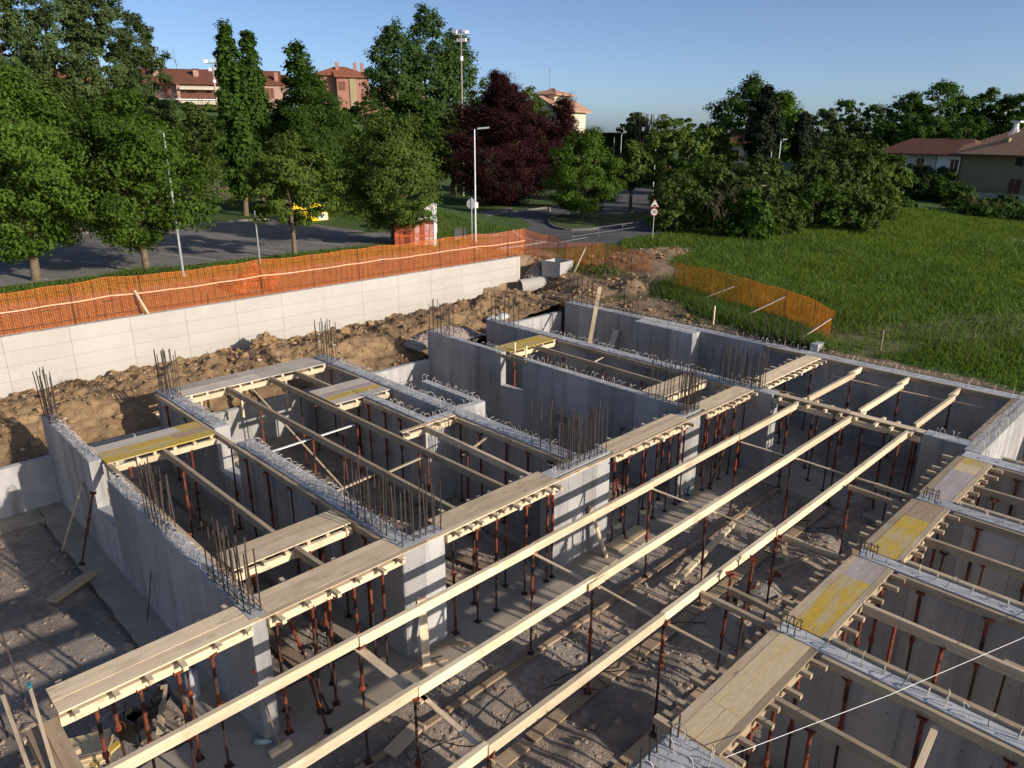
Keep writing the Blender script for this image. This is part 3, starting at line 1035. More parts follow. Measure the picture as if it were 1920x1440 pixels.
def deck(label, planks, crosses, bearers, axis='x', top=0.0, mats=('wood_new', 'wood_beam', 'wood_beam'), bz=None, name='formwork_deck'):
    """planks: (a0, a1, b0, b1, material); crosses: (list of a, b0, b1); bearers: (a0, a1, list of b). a runs along the deck."""
    a0 = min(p[0] for p in planks)
    a1 = max(p[1] for p in planks)
    b0 = min(p[2] for p in planks)
    b1 = max(p[3] for p in planks)

    def P(a, b, z):
        return (a, b, z) if axis == 'x' else (b, a, z)
    org = P((a0 + a1) / 2, (b0 + b1) / 2, top - .27)
    t = thing(name, label, 'formwork', org, 'formwork decks')
    for (p0, p1, q0, q1, mt) in planks:
        nm = 'panel' if mt.startswith('pan') or mt == 'wood_grey' else 'plank'
        dz = random.uniform(-.003, .003)
        board(nm, P(p0 + .002, (q0 + q1) / 2, top - .015 + dz), P(p1 - .002, (q0 + q1) / 2, top - .015 + dz), q1 - q0 - .007, .027, M[mt], t, org)
    al, c0, c1 = crosses
    for a in al:
        e0, e1 = c0 + random.uniform(-.08, .08), c1 + random.uniform(-.1, .1)
        board('crosspiece', P(a, e0, top - .072), P(a + random.uniform(-.02, .02), e1, top - .072), .078, .078, M[mats[1]], t, org)
    r0, r1, bl = bearers
    for b in bl:
        board('bearer', P(r0, b, top - .194), P(r1, b, top - .194), .08, .155, M[mats[2]], t, org)
    return t


def along(a0, a1, step, jit=.06):
    n_ = max(2, round((a1 - a0) / step))
    return [a0 + (a1 - a0) * i / n_ + random.uniform(-jit, jit) for i in range(n_ + 1)]


FR = (10.375, 10.49)
segs = [(1.3, 4.19, 'plank deck at the left front, starting by the brown boards', 11.05), (4.49, 7.35, 'plank deck between the leftmost and second concrete walls', 11.12), (8.43, 11.81, 'plank deck between the second and third concrete walls', 11.08),
        (14.03, 17.43, 'plank deck between the third and fourth concrete walls', 11.04), (18.41, 21.09, 'plank deck between the fourth and fifth concrete walls', 11.02)]
fr_x = [1.3, 4.34, 7.9, 12.9, 17.9, 21.09]
for i, (a, b_, lab, bk) in enumerate(segs):
    pl = [(fr_x[i], fr_x[i + 1], FR[0], FR[1], 'wood_new')]
    wds = (bk - 10.5) / 3
    for k in range(3):
        pl.append((a, b_, 10.5 + k * wds, 10.5 + (k + 1) * wds, 'wood_new'))
    cr = along(a + .2, b_ - .15, .5 if i < 4 else .36)
    if i == 2:
        cr = along(8.6, 11.7, .33)
    deck(lab, pl, (cr, 10.2, bk + .14), (a, b_, [10.45, 10.98]))
deck('narrow plank deck reaching the outer field-side wall, with many short crosspieces',
     [(21.57, 26.2, 10.42, 10.7, 'wood_new'), (22.2, 26.22, 10.7, 10.98, 'wood_new')], (along(21.8, 26.05, .42), 10.2, 11.2), (21.57, 26.2, [10.47, 10.93]))
deck('yellow and grey panel deck spanning the leftmost two walls behind the notch',
     [(4.5, 7.2, 18.72, 19.1, 'pan_yellow'), (4.5, 6.3, 19.1, 19.52, 'pan_yellow'), (6.3, 7.2, 19.1, 19.52, 'wood_brown'), (4.5, 6.6, 19.52, 20.02, 'wood_grey'), (6.6, 7.2, 19.52, 20.02, 'pan_yellow')],
     (along(4.7, 7.1, .48), 18.66, 20.06), (4.55, 7.2, [18.72, 19.9]))
deck('grey plywood deck at the back between second and third walls, on timber posts',
     [(7.82, 10.4, 22.25, 22.85, 'wood_grey'), (10.4, 12.74, 22.25, 22.85, 'wood_grey'), (7.82, 9.9, 22.85, 23.4, 'wood_grey'), (9.9, 12.74, 22.85, 23.4, 'wood_grey')],
     (along(8.0, 12.6, .5), 22.2, 23.42), (7.85, 12.7, [22.27, 23.3]))
deck('grey deck with one yellow strip in the middle of the second and third walls',
     [(10.78, 12.76, 18.46, 18.86, 'wood_grey'), (10.78, 12.0, 18.86, 19.2, 'pan_yellow'), (12.0, 12.76, 18.86, 19.2, 'pan_yellow'), (10.78, 12.76, 19.2, 19.56, 'pan_lilac'), (10.78, 12.76, 19.56, 20.05, 'wood_grey')],
     (along(10.95, 12.6, .5), 18.4, 20.1), (10.8, 12.74, [18.5, 19.95]))
deck('pale plank deck one bay behind the front deck, leftmost room',
     [(4.66, 7.2, 12.1, 12.5, 'wood_new'), (4.66, 7.2, 12.5, 12.88, 'wood_new')], (along(4.8, 7.1, .5), 12.05, 12.9), (4.68, 7.22, [12.12, 12.8]))
deck('yellow panel deck between the fourth wall and the fifth wall, far back',
     [(18.42, 19.7, 18.8, 19.3, 'pan_yellow'), (19.7, 21.0, 18.8, 19.3, 'pan_yellow'), (18.42, 19.9, 19.3, 19.72, 'pan_yellow'), (19.9, 21.0, 19.3, 19.72, 'pan_yellow')],
     (along(18.6, 20.9, .55), 18.76, 19.76), (18.45, 21.0, [18.83, 19.65]))
deck('pale plank deck just behind the front deck, between fourth and fifth walls',
     [(18.45, 20.98, 12.0, 12.42, 'wood_new'), (18.45, 20.98, 12.42, 12.85, 'wood_new')], (along(18.6, 20.9, .55), 11.95, 12.9), (18.45, 21.0, [12.03, 12.78]))
deck('short plank deck closing the gap at the corner of the third wall',
     [(10.9, 11.8, 15.3, 15.44, 'wood_new'), (11.8, 12.8, 15.3, 15.44, 'wood_new')], (along(11.1, 12.7, .6), 15.2, 15.44), (10.95, 12.8, [15.34]), name='formwork_deck')
deck('long single-plank deck crossing between the fifth wall and its stub',
     [(5.39, 7.4, 21.2, 21.47, 'wood_new'), (7.4, 9.73, 21.2, 21.47, 'wood_new')], (along(5.7, 9.5, .45), 21.0, 21.72), (5.4, 9.72, [21.13, 21.5]), axis='y')
# the deck with yellow panels on the right
bays = [(7.33, 10.3, [(7.33, 8.14, 3.6, 3.86, 'pan_pale'), (7.33, 8.14, 3.86, 4.11, 'pan_pale'), (8.14, 10.3, 3.6, 4.11, 'pan_pale')], 'pale worn panel deck nearest the camera, lower right'),
        (10.66, 13.57, [(10.66, 12.75, 3.6, 4.11, 'pan_yellow'), (12.75, 13.57, 3.6, 4.11, 'pan_lilac')], 'yellow panel deck with a pale end, between nearest and second cross walls'),
        (13.95, 16.92, [(13.95, 15.96, 3.6, 4.11, 'pan_yellow'), (15.96, 16.92, 3.6, 4.11, 'wood_brown')], 'yellow panel deck with a brown end, between second and third cross walls'),
        (17.33, 20.24, [(17.33, 19.25, 3.6, 4.11, 'pan_lilac'), (19.25, 19.8, 3.6, 4.11, 'pan_pale'), (19.8, 20.24, 3.6, 4.11, 'pan_yellow')], 'greyed panel deck with a yellow end, beside the sunlit end wall')]
for a, b_, pans, lab in bays:
    deck(lab, pans + [(a, b_, 3.48, 3.6, 'wood_old'), (a, b_, 4.11, 4.26, 'wood_old')], (along(a + .15, b_ - .15, .43, .1), 3.27, 4.5), (a, b_, [3.56, 4.16]), mats=('wood_new', 'wood_old', 'wood_old'))
deck('brown board deck running down from the left end of the plank deck',
     [(4.5, 7.4, .88, 1.07, 'wood_brown'), (7.4, 10.35, .88, 1.07, 'wood_brown'), (4.5, 8.2, 1.07, 1.27, 'wood_brown'), (8.2, 10.35, 1.07, 1.27, 'wood_brown')], (along(4.6, 10.2, .6), .85, 1.32), (4.5, 10.35, [.92, 1.22]), axis='y',
     mats=('wood_new', 'wood_old', 'wood_old'), top=-.01)

# long beams over the big room, jointed end to end at the props
BX = [-4, 1.2, 5.25, 9.35, 13.4, 17.45, 21.12]
names = ['long spruce beam nearest the plank deck, over the big room', 'middle one of the three long spruce beams over the big room', 'long spruce beam nearest the yellow-panelled deck, over the big room']
names2 = ['spruce beam by the narrow deck in the far corner room', 'middle spruce beam in the far corner room', 'spruce beam nearest the end wall in the far corner room']
BY = [8.86, 7.29, 5.75]
for by, lab, lab2, e in zip(BY, names, names2, (20.5, 20.58, 20.6)):
    t = thing('timber_beam', lab, 'beam', (9, by, -.19), 'long beams over the big room')
    xs = BX[:-1] + [e + .45]
    for a, b_ in zip(xs[:-1], xs[1:]):
        dy = random.uniform(-.028, .028)
        dz = random.uniform(-.016, .016)
        board('beam_segment', (a, by + dy, -.09 + dz), (b_ + .02, by + dy + random.uniform(-.015, .015), -.09 + dz), .085, .185, M['wood_beam'], t, (9, by, -.19))
        if a > 0 and random.random() < .45:
            board('splice_board', (a - .25, by - .06 + dy, -.1), (a + .22, by - .06 + dy, -.1), .025, .14, M['wood_beam'], t, (9, by, -.19))
    t = thing('timber_beam', lab2, 'beam', (24, by, -.19), 'beams in the far corner room')
    yy = by + .04
    board('beam_segment', (21.75, yy, -.09), (25.3, yy - .01, -.09), .085, .185, M['wood_beam'], t, (24, by, -.19))
    board('beam_segment', (25.1, yy + .087, -.10), (26.2, yy + .08, -.10), .085, .185, M['wood_beam'], t, (24, by, -.19))


def simple_beam(label, p0, p1, wd=.09, ht=.18, mat='wood_old', group='beams across the smaller rooms'):
    return loose('timber_beam', label, 'beam', p0, p1, wd, ht, mat, group)


zb = -.10
simple_beam('timber beam along the middle of the leftmost room', (5.88, 12.9, zb), (5.84, 18.7, zb))
simple_beam('short timber beam between the pale deck and the front deck, leftmost room', (5.96, 11.1, zb), (5.92, 12.08, zb))
simple_beam('left timber beam of the room between second and third walls', (9.2, 10.95, zb), (9.16, 22.25, zb))
simple_beam('right timber beam of the room between second and third walls', (10.72, 11.0, zb), (10.62, 22.25, zb))
simple_beam('short timber beam from the back deck to the yellow-striped deck', (11.62, 20.03, zb), (11.56, 22.25, zb))
simple_beam('timber beam from the third wall corner to the front deck', (11.58, 11.05, zb), (11.7, 15.28, zb), mat='wood_new')
simple_beam('timber beam along the room between fourth and fifth walls', (19.68, 12.88, zb), (19.82, 18.8, zb))
for k, (x, e) in enumerate(((8.87, 'nearest the camera'), (12.13, 'second from the camera'), (15.33, 'third from the camera'), (18.66, 'farthest from the camera'))):
    t = thing('timber_beam', 'timber beam under open bay right of the panel deck, %s' % e, 'beam', (x, 0, -.19), 'beams right of the panel deck')
    board('beam_segment', (x, 3.47, zb), (x, 1.0, zb), .085, .18, M['wood_old'], t, (x, 0, -.19))
    board('beam_segment', (x + .088, 1.35, zb - .01), (x + .085, -4, zb - .01), .085, .18, M['wood_old'], t, (x, 0, -.19))


def ledger(label, p0, p1, cut=None, wd=.10, ht=.15, mat='wood_old'):
    p0, p1 = Vector(p0), Vector(p1)
    t = thing('timber_ledger', label, 'ledger', (p0 + p1) / 2, 'ledgers nailed along the wall tops')
    f = cut if cut else .5
    q = p0 + (p1 - p0) * f
    board('ledger_board', p0, q, wd, ht, M[mat], t, (p0 + p1) / 2)
    board('ledger_board', q, p1, wd, ht * .93, M[mat], t, (p0 + p1) / 2)
    return t


lz = -.11
ledger('timber ledger along the left side of the second long wall', (7.298, 11.15, lz), (7.298, 23.2, lz), .45)
ledger('timber ledger along the right side of the leftmost long wall', (4.545, 11.15, lz), (4.545, 19.0, lz), .6)
ledger('timber ledger on the stair shaft wall', (11.758, 15.47, lz), (11.758, 18.4, lz), .5)
ledger('timber ledger along the front half of the third long wall', (12.788, 11.1, lz), (12.788, 15.28, lz), .5)
ledger('timber ledger along the back of the third long wall', (12.788, 20.08, lz), (12.788, 22.2, lz), .5)
ledger('timber ledger along the right side of the fourth long wall', (18.425, 12.95, lz), (18.425, 18.7, lz), .5)
ledger('plank bridging the window opening of the fourth long wall', (18.06, 17.6, lz + .03), (18.06, 19.15, lz + .03), .5, .05)
ledger('timber ledger along the left side of the fifth wall behind the back panel deck', (21.035, 12.95, lz), (21.035, 18.7, lz), .5)
ledger('short timber ledger of the fifth wall by the front deck', (21.035, 11.1, lz), (21.035, 11.9, lz), .5)
ledger('timber ledger along the inside of the outer field-side wall', (26.178, 4.42, lz + .04), (26.178, 12.6, lz + .04), .45)
ledger('timber ledger along the inside of the far end wall', (21.6, 4.345, lz + .05), (26.1, 4.345, lz + .05), .55, .13)
for i, s in ((1, 'nearest'), (2, 'second'), (3, 'third'), (4, 'farthest')):
    _, a, b_ = RW[i]
    ledger('timber ledger on the near side of the %s cross wall' % s, (a - .055, 3.4, lz), (a - .055, -5, lz), .55, .085, .16)
    ledger('timber ledger on the far side of the %s cross wall' % s, (b_ + .06, 3.4, lz + .09), (b_ + .06, -5, lz + .09), .55, .10, .15)
ledger('timber ledger beside the broad hooked wall top at the bottom edge', (7.33, 4.5, -.08), (7.33, -2, -.08), .3, .10, .12)
ledger('timber edge board along the near side of the broad hooked wall top', (4.6, 4.21, -.14), (7.2, 4.21, -.14), .6, .06, .2)

# battens tying the beams together at the prop lines
BT = [(5.25, 'first'), (9.35, 'second'), (13.4, 'third'), (17.45, 'fourth')]
for k, (x, o_) in enumerate(BT):
    wd = (.15, .06, .05, .05)[k]
    loose('timber_batten', 'thin batten joining the first two long beams, %s prop line from the left' % o_, 'batten', (x - .02, 8.98, -.205), (x + .03, 7.15, -.205), wd, .026, 'wood_new', 'battens between the long beams')
    loose('timber_batten', 'thin batten joining the middle and nearer long beams, %s prop line from the left' % o_, 'batten', (x + .06, 7.42, -.205), (x + .03, 5.6, -.205), (.08, .045, .045, .05)[k], .026, 'wood_new', 'battens between the long beams')
    loose('timber_batten', 'thin batten from the nearer long beam to panel deck, %s prop line from left' % o_, 'batten', (x + .03, 5.9, -.205), (x + .05, 4.5, -.205), .06, .026, 'wood_old', 'battens between the long beams')
loose('timber_batten', 'thin batten in the far corner room, across the nearest beam to the end wall', 'batten', (25.2, 6.0, -.205), (25.2, 4.4, -.205), .05, .026, 'wood_old', 'battens in the far corner room')
loose('timber_batten', 'thin batten in the far corner room, between the middle and nearest beams', 'batten', (25.05, 7.5, -.205), (25.15, 5.75, -.205), .05, .026, 'wood_new', 'battens in the far corner room')
loose('timber_batten', 'thin batten in the far corner room, between the narrow deck and middle beam', 'batten', (25.0, 9.5, -.205), (25.05, 7.35, -.205), .05, .026, 'wood_new', 'battens in the far corner room')
loose('timber_batten', 'thin batten beside the plank crossing, far corner room', 'batten', (22.3, 10.3, -.25), (22.4, 8.7, -.25), .05, .026, 'wood_old', 'battens in the far corner room')
loose('timber_batten', 'pale batten across the second room, behind', 'batten', (7.85, 17.1, -.24), (10.7, 17.2, -.24), .07, .026, 'white_paint', 'battens across the second room')
loose('timber_batten', 'pale batten across the second room, nearer one', 'batten', (7.85, 13.95, -.24), (9.3, 14.1, -.24), .07, .026, 'wood_new', 'battens across the second room')
loose('timber_batten', 'pale batten between the two beams of the second room', 'batten', (9.2, 13.9, -.22), (10.75, 14.05, -.22), .07, .026, 'wood_new', 'battens across the second room')
loose('timber_batten', 'thin batten leaning diagonally down from the grey back deck', 'batten', (9.9, 22.1, -.22), (9.6, 15.5, -1.9), .05, .03, 'wood_new', 'battens across the second room')
loose('timber_batten', 'short batten from the third wall ledger to its beam', 'batten', (11.45, 13.4, -.22), (12.85, 13.9, -.22), .07, .026, 'wood_new', 'battens across the second room')
loose('timber_batten', 'thin batten in the room between fourth and fifth walls', 'batten', (19.6, 16.1, -.2), (21.0, 16.4, -.2), .05, .026, 'wood_new')
loose('timber_batten', 'diagonal batten leaning in the nearest open bay, bottom right', 'batten', (10.28, 1.7, -.22), (9.1, 1.6, -.24), .09, .026, 'wood_new')
loose('timber_beam', 'grey timber resting across the deck edge beside the second stirrup cage', 'beam', (13.5, 4.4, -.15), (13.5, 5.6, -.15), .09, .1, 'wood_old', 'timbers poking out from the panel deck')
loose('timber_beam', 'longer timber poking out from the panel deck towards two capped props', 'beam', (10.5, 4.3, -.15), (10.52, 6.05, -.16), .09, .1, 'wood_old', 'timbers poking out from the panel deck')
loose('timber_beam', 'shorter timber poking out beside the longer one by two capped props', 'beam', (10.95, 4.3, -.15), (11.0, 5.45, -.16), .09, .1, 'wood_old', 'timbers poking out from the panel deck')
loose('timber_beam', 'timber poking out from the deck by the third cross wall', 'beam', (16.7, 4.3, -.15), (16.75, 5.6, -.15), .09, .1, 'wood_old', 'timbers poking out from the panel deck')
loose('timber_beam', 'timber poking out above the other by the third cross wall', 'beam', (17.25, 4.3, -.15), (17.3, 5.2, -.15), .09, .1, 'wood_old', 'timbers poking out from the panel deck')
for k, (x, o_) in enumerate(((8.3, 'left'), (9.6, 'middle'), (11.2, 'right'))):
    loose('timber_post', 'short timber post under the grey back deck, %s one' % ('leftmost', 'middle', 'rightmost')[k], 'post', (x, 22.35, -1.2), (x, 22.35, -.28), .1, .06, 'wood_beam', 'posts under the grey back deck')
for k, (y, o_) in enumerate(((17.2, 'nearer'), (17.8, 'farther'))):
    loose('timber_post', 'upright batten standing on the fourth long wall, %s of the pair' % o_, 'batten', (18.75, y + 1.1, -.7), (18.75, y + 1.05, .28), .07, .03, 'wood_new', 'upright battens at the fourth wall')

# ------------------------------------------------------------------ adjustable steel props
TUBE_U = MB().tube([(0, 0, 0), (0, 0, 1)], .031, 8).mesh('outer_tube', M['prop_red'])
TUBE_L = MB().tube([(0, 0, 0), (0, 0, 1)], .023, 8).mesh('inner_tube', M['prop_dark'])
PLATE = MB().box(-.07, .07, -.07, .07, 0, .01).mesh('plate', M['prop_dark'])
HEAD = MB().box(-.075, .075, -.075, .075, -.01, 0).box(-.075, -.065, -.075, .075, 0, .035).box(.065, .075, -.075, .075, 0, .035).mesh('head_plate', M['prop_red'])
_cm = MB().tube([(0, 0, -.06), (0, 0, -.03), (0, 0, .03), (0, 0, .06)], [.038, .048, .048, .036], 8)
ring = [(.075 * math.cos(a) + .02, .02 * math.sin(2 * a), .10 * math.sin(a) - .02) for a in [2 * PI * i / 10 for i in range(11)]]
_cm.tube(ring, .005, 4, False)
COLLAR = _cm.mesh('collar', M['prop_red'])
BANDS = MB().tube([(0, 0, 0), (0, 0, .12)], .0325, 8, False).mesh('dirt_band', M['prop_dark'])


def prop(x, y, ztop, label, group, tilt=None, zb=F + .015, flip=None, foot=None):
    t = thing('steel_prop', label, 'prop', (x, y, zb), group)
    if foot is not None:
        d = Vector(foot) - Vector((x, y, zb))
        d = Vector((x, y, ztop)) - Vector(foot)
        t.location = foot
        t.rotation_euler = d.to_track_quat('Z', 'Y').to_euler()
        L = d.length
    else:
        L = ztop - zb
        t.rotation_euler = (random.gauss(0, .010), random.gauss(0, .010), random.uniform(0, 6.3)) if tilt is None else tilt
    zc = random.uniform(.42, .66) * L
    up = random.random() < .8 if flip is None else flip
    place('base_plate', PLATE, t)
    place('head_plate', HEAD, t, (0, 0, L), (0, 0, random.uniform(0, 1.6)))
    if up:
        place('inner_tube', TUBE_L, t, (0, 0, .01), None, (1, 1, zc - .01))
        place('outer_tube', TUBE_U, t, (0, 0, zc), None, (1, 1, L - zc - .01))
    else:
        place('outer_tube', TUBE_U, t, (0, 0, .01), None, (1, 1, zc - .01))
        place('inner_tube', TUBE_L, t, (0, 0, zc), None, (1, 1, L - zc - .01))
    place('collar', COLLAR, t, (0, 0, zc), (0, 0, random.uniform(0, 6.3)))
    for k in range(2):
        place('dirt_band', BANDS, t, (0, 0, (zc + random.uniform(.1, .35) * L * .9) if up else random.uniform(.1, .8) * zc), None, (1, 1, random.uniform(.6, 2.2)))
    return t


bn = ['beam nearest the plank deck', 'middle long beam', 'long beam nearest the panel deck']
for by, nm in zip(BY, bn):
    xs = [1.2] + [b for b in BX[2:6]] + [20.35]
    for k, x in enumerate(xs):
        prop(x + random.uniform(-.04, .04), by, -.19, 'rusty steel prop under the %s, %s from the left' % (nm, ORD[k]), 'props under the long beams', zb=F + .02)
for by, nm in zip(BY, ['beam by the narrow deck', 'middle beam', 'beam nearest the end wall']):
    for k, x in enumerate((22.3, 25.12)):
        prop(x, by + .05, -.19, 'rusty prop in the far corner room under the %s, %s end' % (nm, ('left', 'right')[k]), 'props in the far corner room')
D1F = [1.75, 2.35, 2.95, 3.5, 4.62, 5.3, 5.62, 6.25, 6.82, 8.63, 9.25, 9.83, 10.75, 11.5, 11.73, 14.12, 14.6, 15.3, 15.95, 16.55, 17.1, 17.35, 18.5, 19.0, 19.55, 20.1, 20.75]
for k, x in enumerate(D1F):
    prop(x, 10.45 + random.uniform(-.03, .03), -.272, 'rusty steel prop under the front edge of the plank deck, %s from the left' % ORD[k], 'props under the plank deck')
D1B = [2.1, 3.2, 4.85, 5.86, 6.9, 8.7, 9.63, 10.64, 14.3, 15.2, 16.2, 17.0, 18.6, 19.35, 20.2]
for k, x in enumerate(D1B):
    prop(x, 10.98, -.272, 'rusty steel prop under the rear edge of the plank deck, %s from the left' % ORD[k], 'props under the plank deck')
for k, x in enumerate((22.0, 22.9, 23.6, 24.5, 25.5)):
    prop(x, (10.47, 10.93)[k % 2], -.272, 'steel prop under the narrow far deck, %s from the left' % ORD[k], 'props in the far corner room')
for k, y in enumerate((9.2, 8.45, 7.8, 7.1, 6.3, 5.7)):
    prop((21.13, 21.5)[k % 2], y, -.272, 'steel prop under the crossing plank deck, %s from the far end' % ORD[k], 'props under the crossing deck')
for k, y in enumerate((11.7, 12.6, 13.7, 14.8, 15.9, 17.0, 18.0, 20.9, 22.2)):
    prop(7.27, y, -.19, 'dark steel prop against the second long wall, %s from the front' % ORD[k], 'props along the wall ledgers')
for k, y in enumerate((12.0, 14.2, 16.4)):
    prop(4.6, y, -.19, 'dark steel prop behind the leftmost long wall, %s from the front' % ORD[k], 'props along the wall ledgers')
for k, y in enumerate((15.7, 16.5, 17.3, 18.1)):
    prop(11.72, y, -.19, 'dark steel prop against the stair shaft wall, %s from the front' % ORD[k], 'props along the wall ledgers')
for k, y in enumerate((11.5, 12.3, 13.2, 14.1, 15.0, 20.4, 21.9)):
    prop(12.74, y, -.19, 'dark steel prop against the third long wall, %s from the front' % ORD[k], 'props along the wall ledgers')
for k, (x, y, d) in enumerate(((5.86, 17.6, 'back of the leftmost room'), (5.86, 14.9, 'middle of the leftmost room'), (9.2, 20.2, 'back left of the second room'), (9.18, 17.1, 'left beam of the second room by the pale batten'), (9.2, 14.0, 'left beam of the second room, front batten'),
                                (10.68, 20.4, 'back right of the second room'), (10.66, 17.1, 'right beam of the second room by the pale batten'), (10.72, 13.95, 'right beam of the second room, front batten'), (11.6, 21.2, 'short beam behind the yellow-striped deck'),
                                (11.62, 13.4, 'beam in front of the third wall'), (19.72, 17.3, 'back of the fifth room'), (19.72, 15.4, 'middle of the fifth room'), (19.7, 13.7, 'front of the fifth room'))):
    prop(x, y, -.19, 'rusty steel prop, ' + d, 'props in the smaller rooms')
for nm, row in (('yellow-striped middle deck', [(11.0, 18.5), (12.2, 18.5), (12.5, 19.95)]), ('pale deck of the leftmost room', [(5.0, 12.12), (6.2, 12.12), (6.9, 12.8)]), ('back yellow-and-grey deck', [(5.0, 18.75), (6.5, 18.75), (6.9, 19.9)]),
                ('yellow deck by the fifth wall', [(18.75, 18.85), (19.3, 18.85), (20.6, 18.85)]), ('pale deck by the fifth wall', [(18.9, 12.05), (20.3, 12.05)])):
    for k, (x, y) in enumerate(row):
        prop(x, y, -.272, 'steel prop below the %s, %s from the left' % (nm, ORD[k]), 'props in the smaller rooms')
for nm, x, ys in (('nearest the camera', 8.87, (2.9, 1.7)), ('second from the camera', 12.15, (2.95, 2.2, 1.3)), ('third from the camera', 15.33, (3.1, 2.4, 1.5)), ('farthest', 18.66, (3.0, 2.1))):
    for k, y in enumerate(ys):
        prop(x + (0 if y > 1.6 else .07), y, -.19, 'rusty prop under the open bay beam %s, %s from the deck' % (nm, ORD[k]), 'props right of the panel deck')
for i, s in ((1, 'nearest'), (2, 'second'), (3, 'third'), (4, 'farthest')):
    a, b_ = RW[i][1], RW[i][2]
    for k, y in enumerate((2.9, 1.85, .8)):
        prop(a - .07, y, -.20, 'dark prop on the near side of the %s cross wall, %s from the deck' % (s, ORD[k]), 'props right of the panel deck')
k = 0
for a, b_, pans, lab in bays:
    for x in along(a + .25, b_ - .3, .85, .1):
        prop(x, 3.55 + random.uniform(0, .03), -.272, 'rusty prop under the right edge of the panelled deck, %s from the camera' % ORD[k], 'props under the panelled deck')
        k += 1
k = 0
for x in (8.2, 9.6, 11.3, 12.6, 14.4, 15.8, 17.8, 19.4):
    prop(x, 4.17, -.272, 'prop under the left edge of the panelled deck, %s from the camera' % ORD[k], 'props under the panelled deck')
    k += 1
prop(11.35, 5.66, .03, 'red steel prop with a bare cap standing loose beside the near long beam', 'capped props beside the near long beam', tilt=(.05, -.06, 0), flip=True)
prop(12.0, 5.62, .06, 'yellowish brown prop with a bare cap standing loose beside the near long beam', 'capped props beside the near long beam', tilt=(.04, -.05, .4), flip=True)
prop(4.95, 10.15, -1.3, 'red prop leaning out at the foot of the leftmost deck', 'leaning props', foot=(5.13, 9.95, F + .03))
prop(5.02, 11.0, -.4, 'bright red raking prop leaning against the leftmost wall end', 'leaning props', foot=(5.4, 10.35, F + .03), flip=True)
prop(4.12, 18.95, -.75, 'dark red prop leaning on the outside of the leftmost wall', 'leaning props', foot=(3.59, 19.06, F + .05), flip=True)
prop(18.9, 9.95, -.9, 'raking prop leaning beside the fourth wall end', 'leaning props', foot=(18.75, 10.3, F + .03))
prop(14.22, 10.5, -.9, 'red raking prop leaning at the third wall end', 'leaning props', foot=(14.45, 10.25, F + .03), flip=True)
prop(16.0, 13.4, -1.4, 'dark prop leaning on the fourth long wall, nearer', 'leaning props', foot=(17.0, 13.3, F + .03), tilt=None) if False else None
for k, (y, o_) in enumerate(((13.2, 'nearer'), (12.6, 'farther'))):
    prop(18.02, y, -1.3, 'black prop leaning against the fourth long wall, %s of two' % o_, 'leaning props', foot=(17.6, y + .2, F + .03), flip=False)
for k, (p, q, o_) in enumerate((((14.0, 6.75, F + .1), (15.7, 6.55, F + .1), 'by the diagonal board'), ((14.2, 4.75, F + .08), (16.2, 4.95, F + .08), 'by the deck edge'))):
    d = Vector(q) - Vector(p)
    o = prop(q[0], q[1], q[2], 'red steel prop lying on the gravel %s' % o_, 'props lying on the gravel', foot=p)

# ------------------------------------------------------------------ loose boards and objects in the pit
SB = 'sole boards on the pit floor'
for k, (a, b_) in enumerate(((-3, 3.2), (3.3, 7.0), (7.05, 9.5), (9.55, 12.0), (12.0, 15.3), (15.35, 18.2), (18.25, 20.4))):
    loose('sole_board', 'brown board lying under the beam nearest the plank deck, %s from the left' % ORD[k], 'board', (a, 8.86 + random.uniform(-.03, .03), F - .01), (b_, 8.84 + random.uniform(-.04, .04), F - .01), .12, .06, 'wood_brown', SB)
for k, (a, b_) in enumerate(((-3, 3.5), (3.6, 7.6), (7.7, 9.75), (9.8, 12.95), (13.0, 16.6), (16.7, 20.2))):
    loose('sole_board', 'wide brown board lying under the middle long beam, %s from the left' % ORD[k], 'board', (a, 7.3 + random.uniform(-.03, .03), F - .02), (b_, 7.3 + random.uniform(-.05, .05), F - .02), .26, .045, 'wood_brown', SB)
for k, (a, b_) in enumerate(((1.0, 8.4), (8.5, 13.0), (13.1, 17.0), (17.1, 20.5))):
    loose('sole_board', 'brown board lying under the near long beam, %s from the left' % ORD[k], 'board', (a, 5.75, F - .02), (b_, 5.72, F - .02), .24, .045, 'wood_brown', SB)
LB = 'loose boards on the pit floor'
loose('loose_board', 'short pale plank lying by the sole boards, lower centre', 'board', (5.62, 8.72, F + .05), (6.45, 8.92, F + .05), .28, .045, 'wood_old', LB)
loose('loose_board', 'long pale timber lying askew on the gravel under the middle beam', 'board', (13.4, 8.1, F + .09), (17.1, 8.55, F + .16), .13, .1, 'wood_beam', LB)
loose('loose_board', 'short pale board beside the long askew timber', 'board', (14.2, 7.85, F + .05), (15.0, 8.0, F + .08), .12, .03, 'wood_new', LB)
loose('loose_board', 'board lying before the second wall end', 'board', (7.0, 10.3, F + .04), (7.95, 9.95, F + .04), .12, .04, 'wood_old', LB)
loose('loose_board', 'thin board lying across the footing right of the second wall end', 'board', (8.0, 10.5, F + .04), (8.75, 9.8, F + .04), .12, .04, 'wood_old', LB)
loose('loose_board', 'pale board with yellow edge lying on the gravel outside the leftmost wall', 'board', (2.6, 17.8, F + .09), (3.66, 18.4, F + .09), .26, .09, 'wood_old', LB)
loose('loose_board', 'long grey plank leaning on the leftmost long wall', 'board', (3.44, 20.2, F + .02), (4.14, 20.0, -.9), .16, .035, 'wood_old', 'leaning boards')
loose('loose_board', 'pale board leaning on the second wall end', 'board', (7.5, 10.05, F + .05), (7.72, 10.45, -1.25), .17, .04, 'wood_new', 'leaning boards')
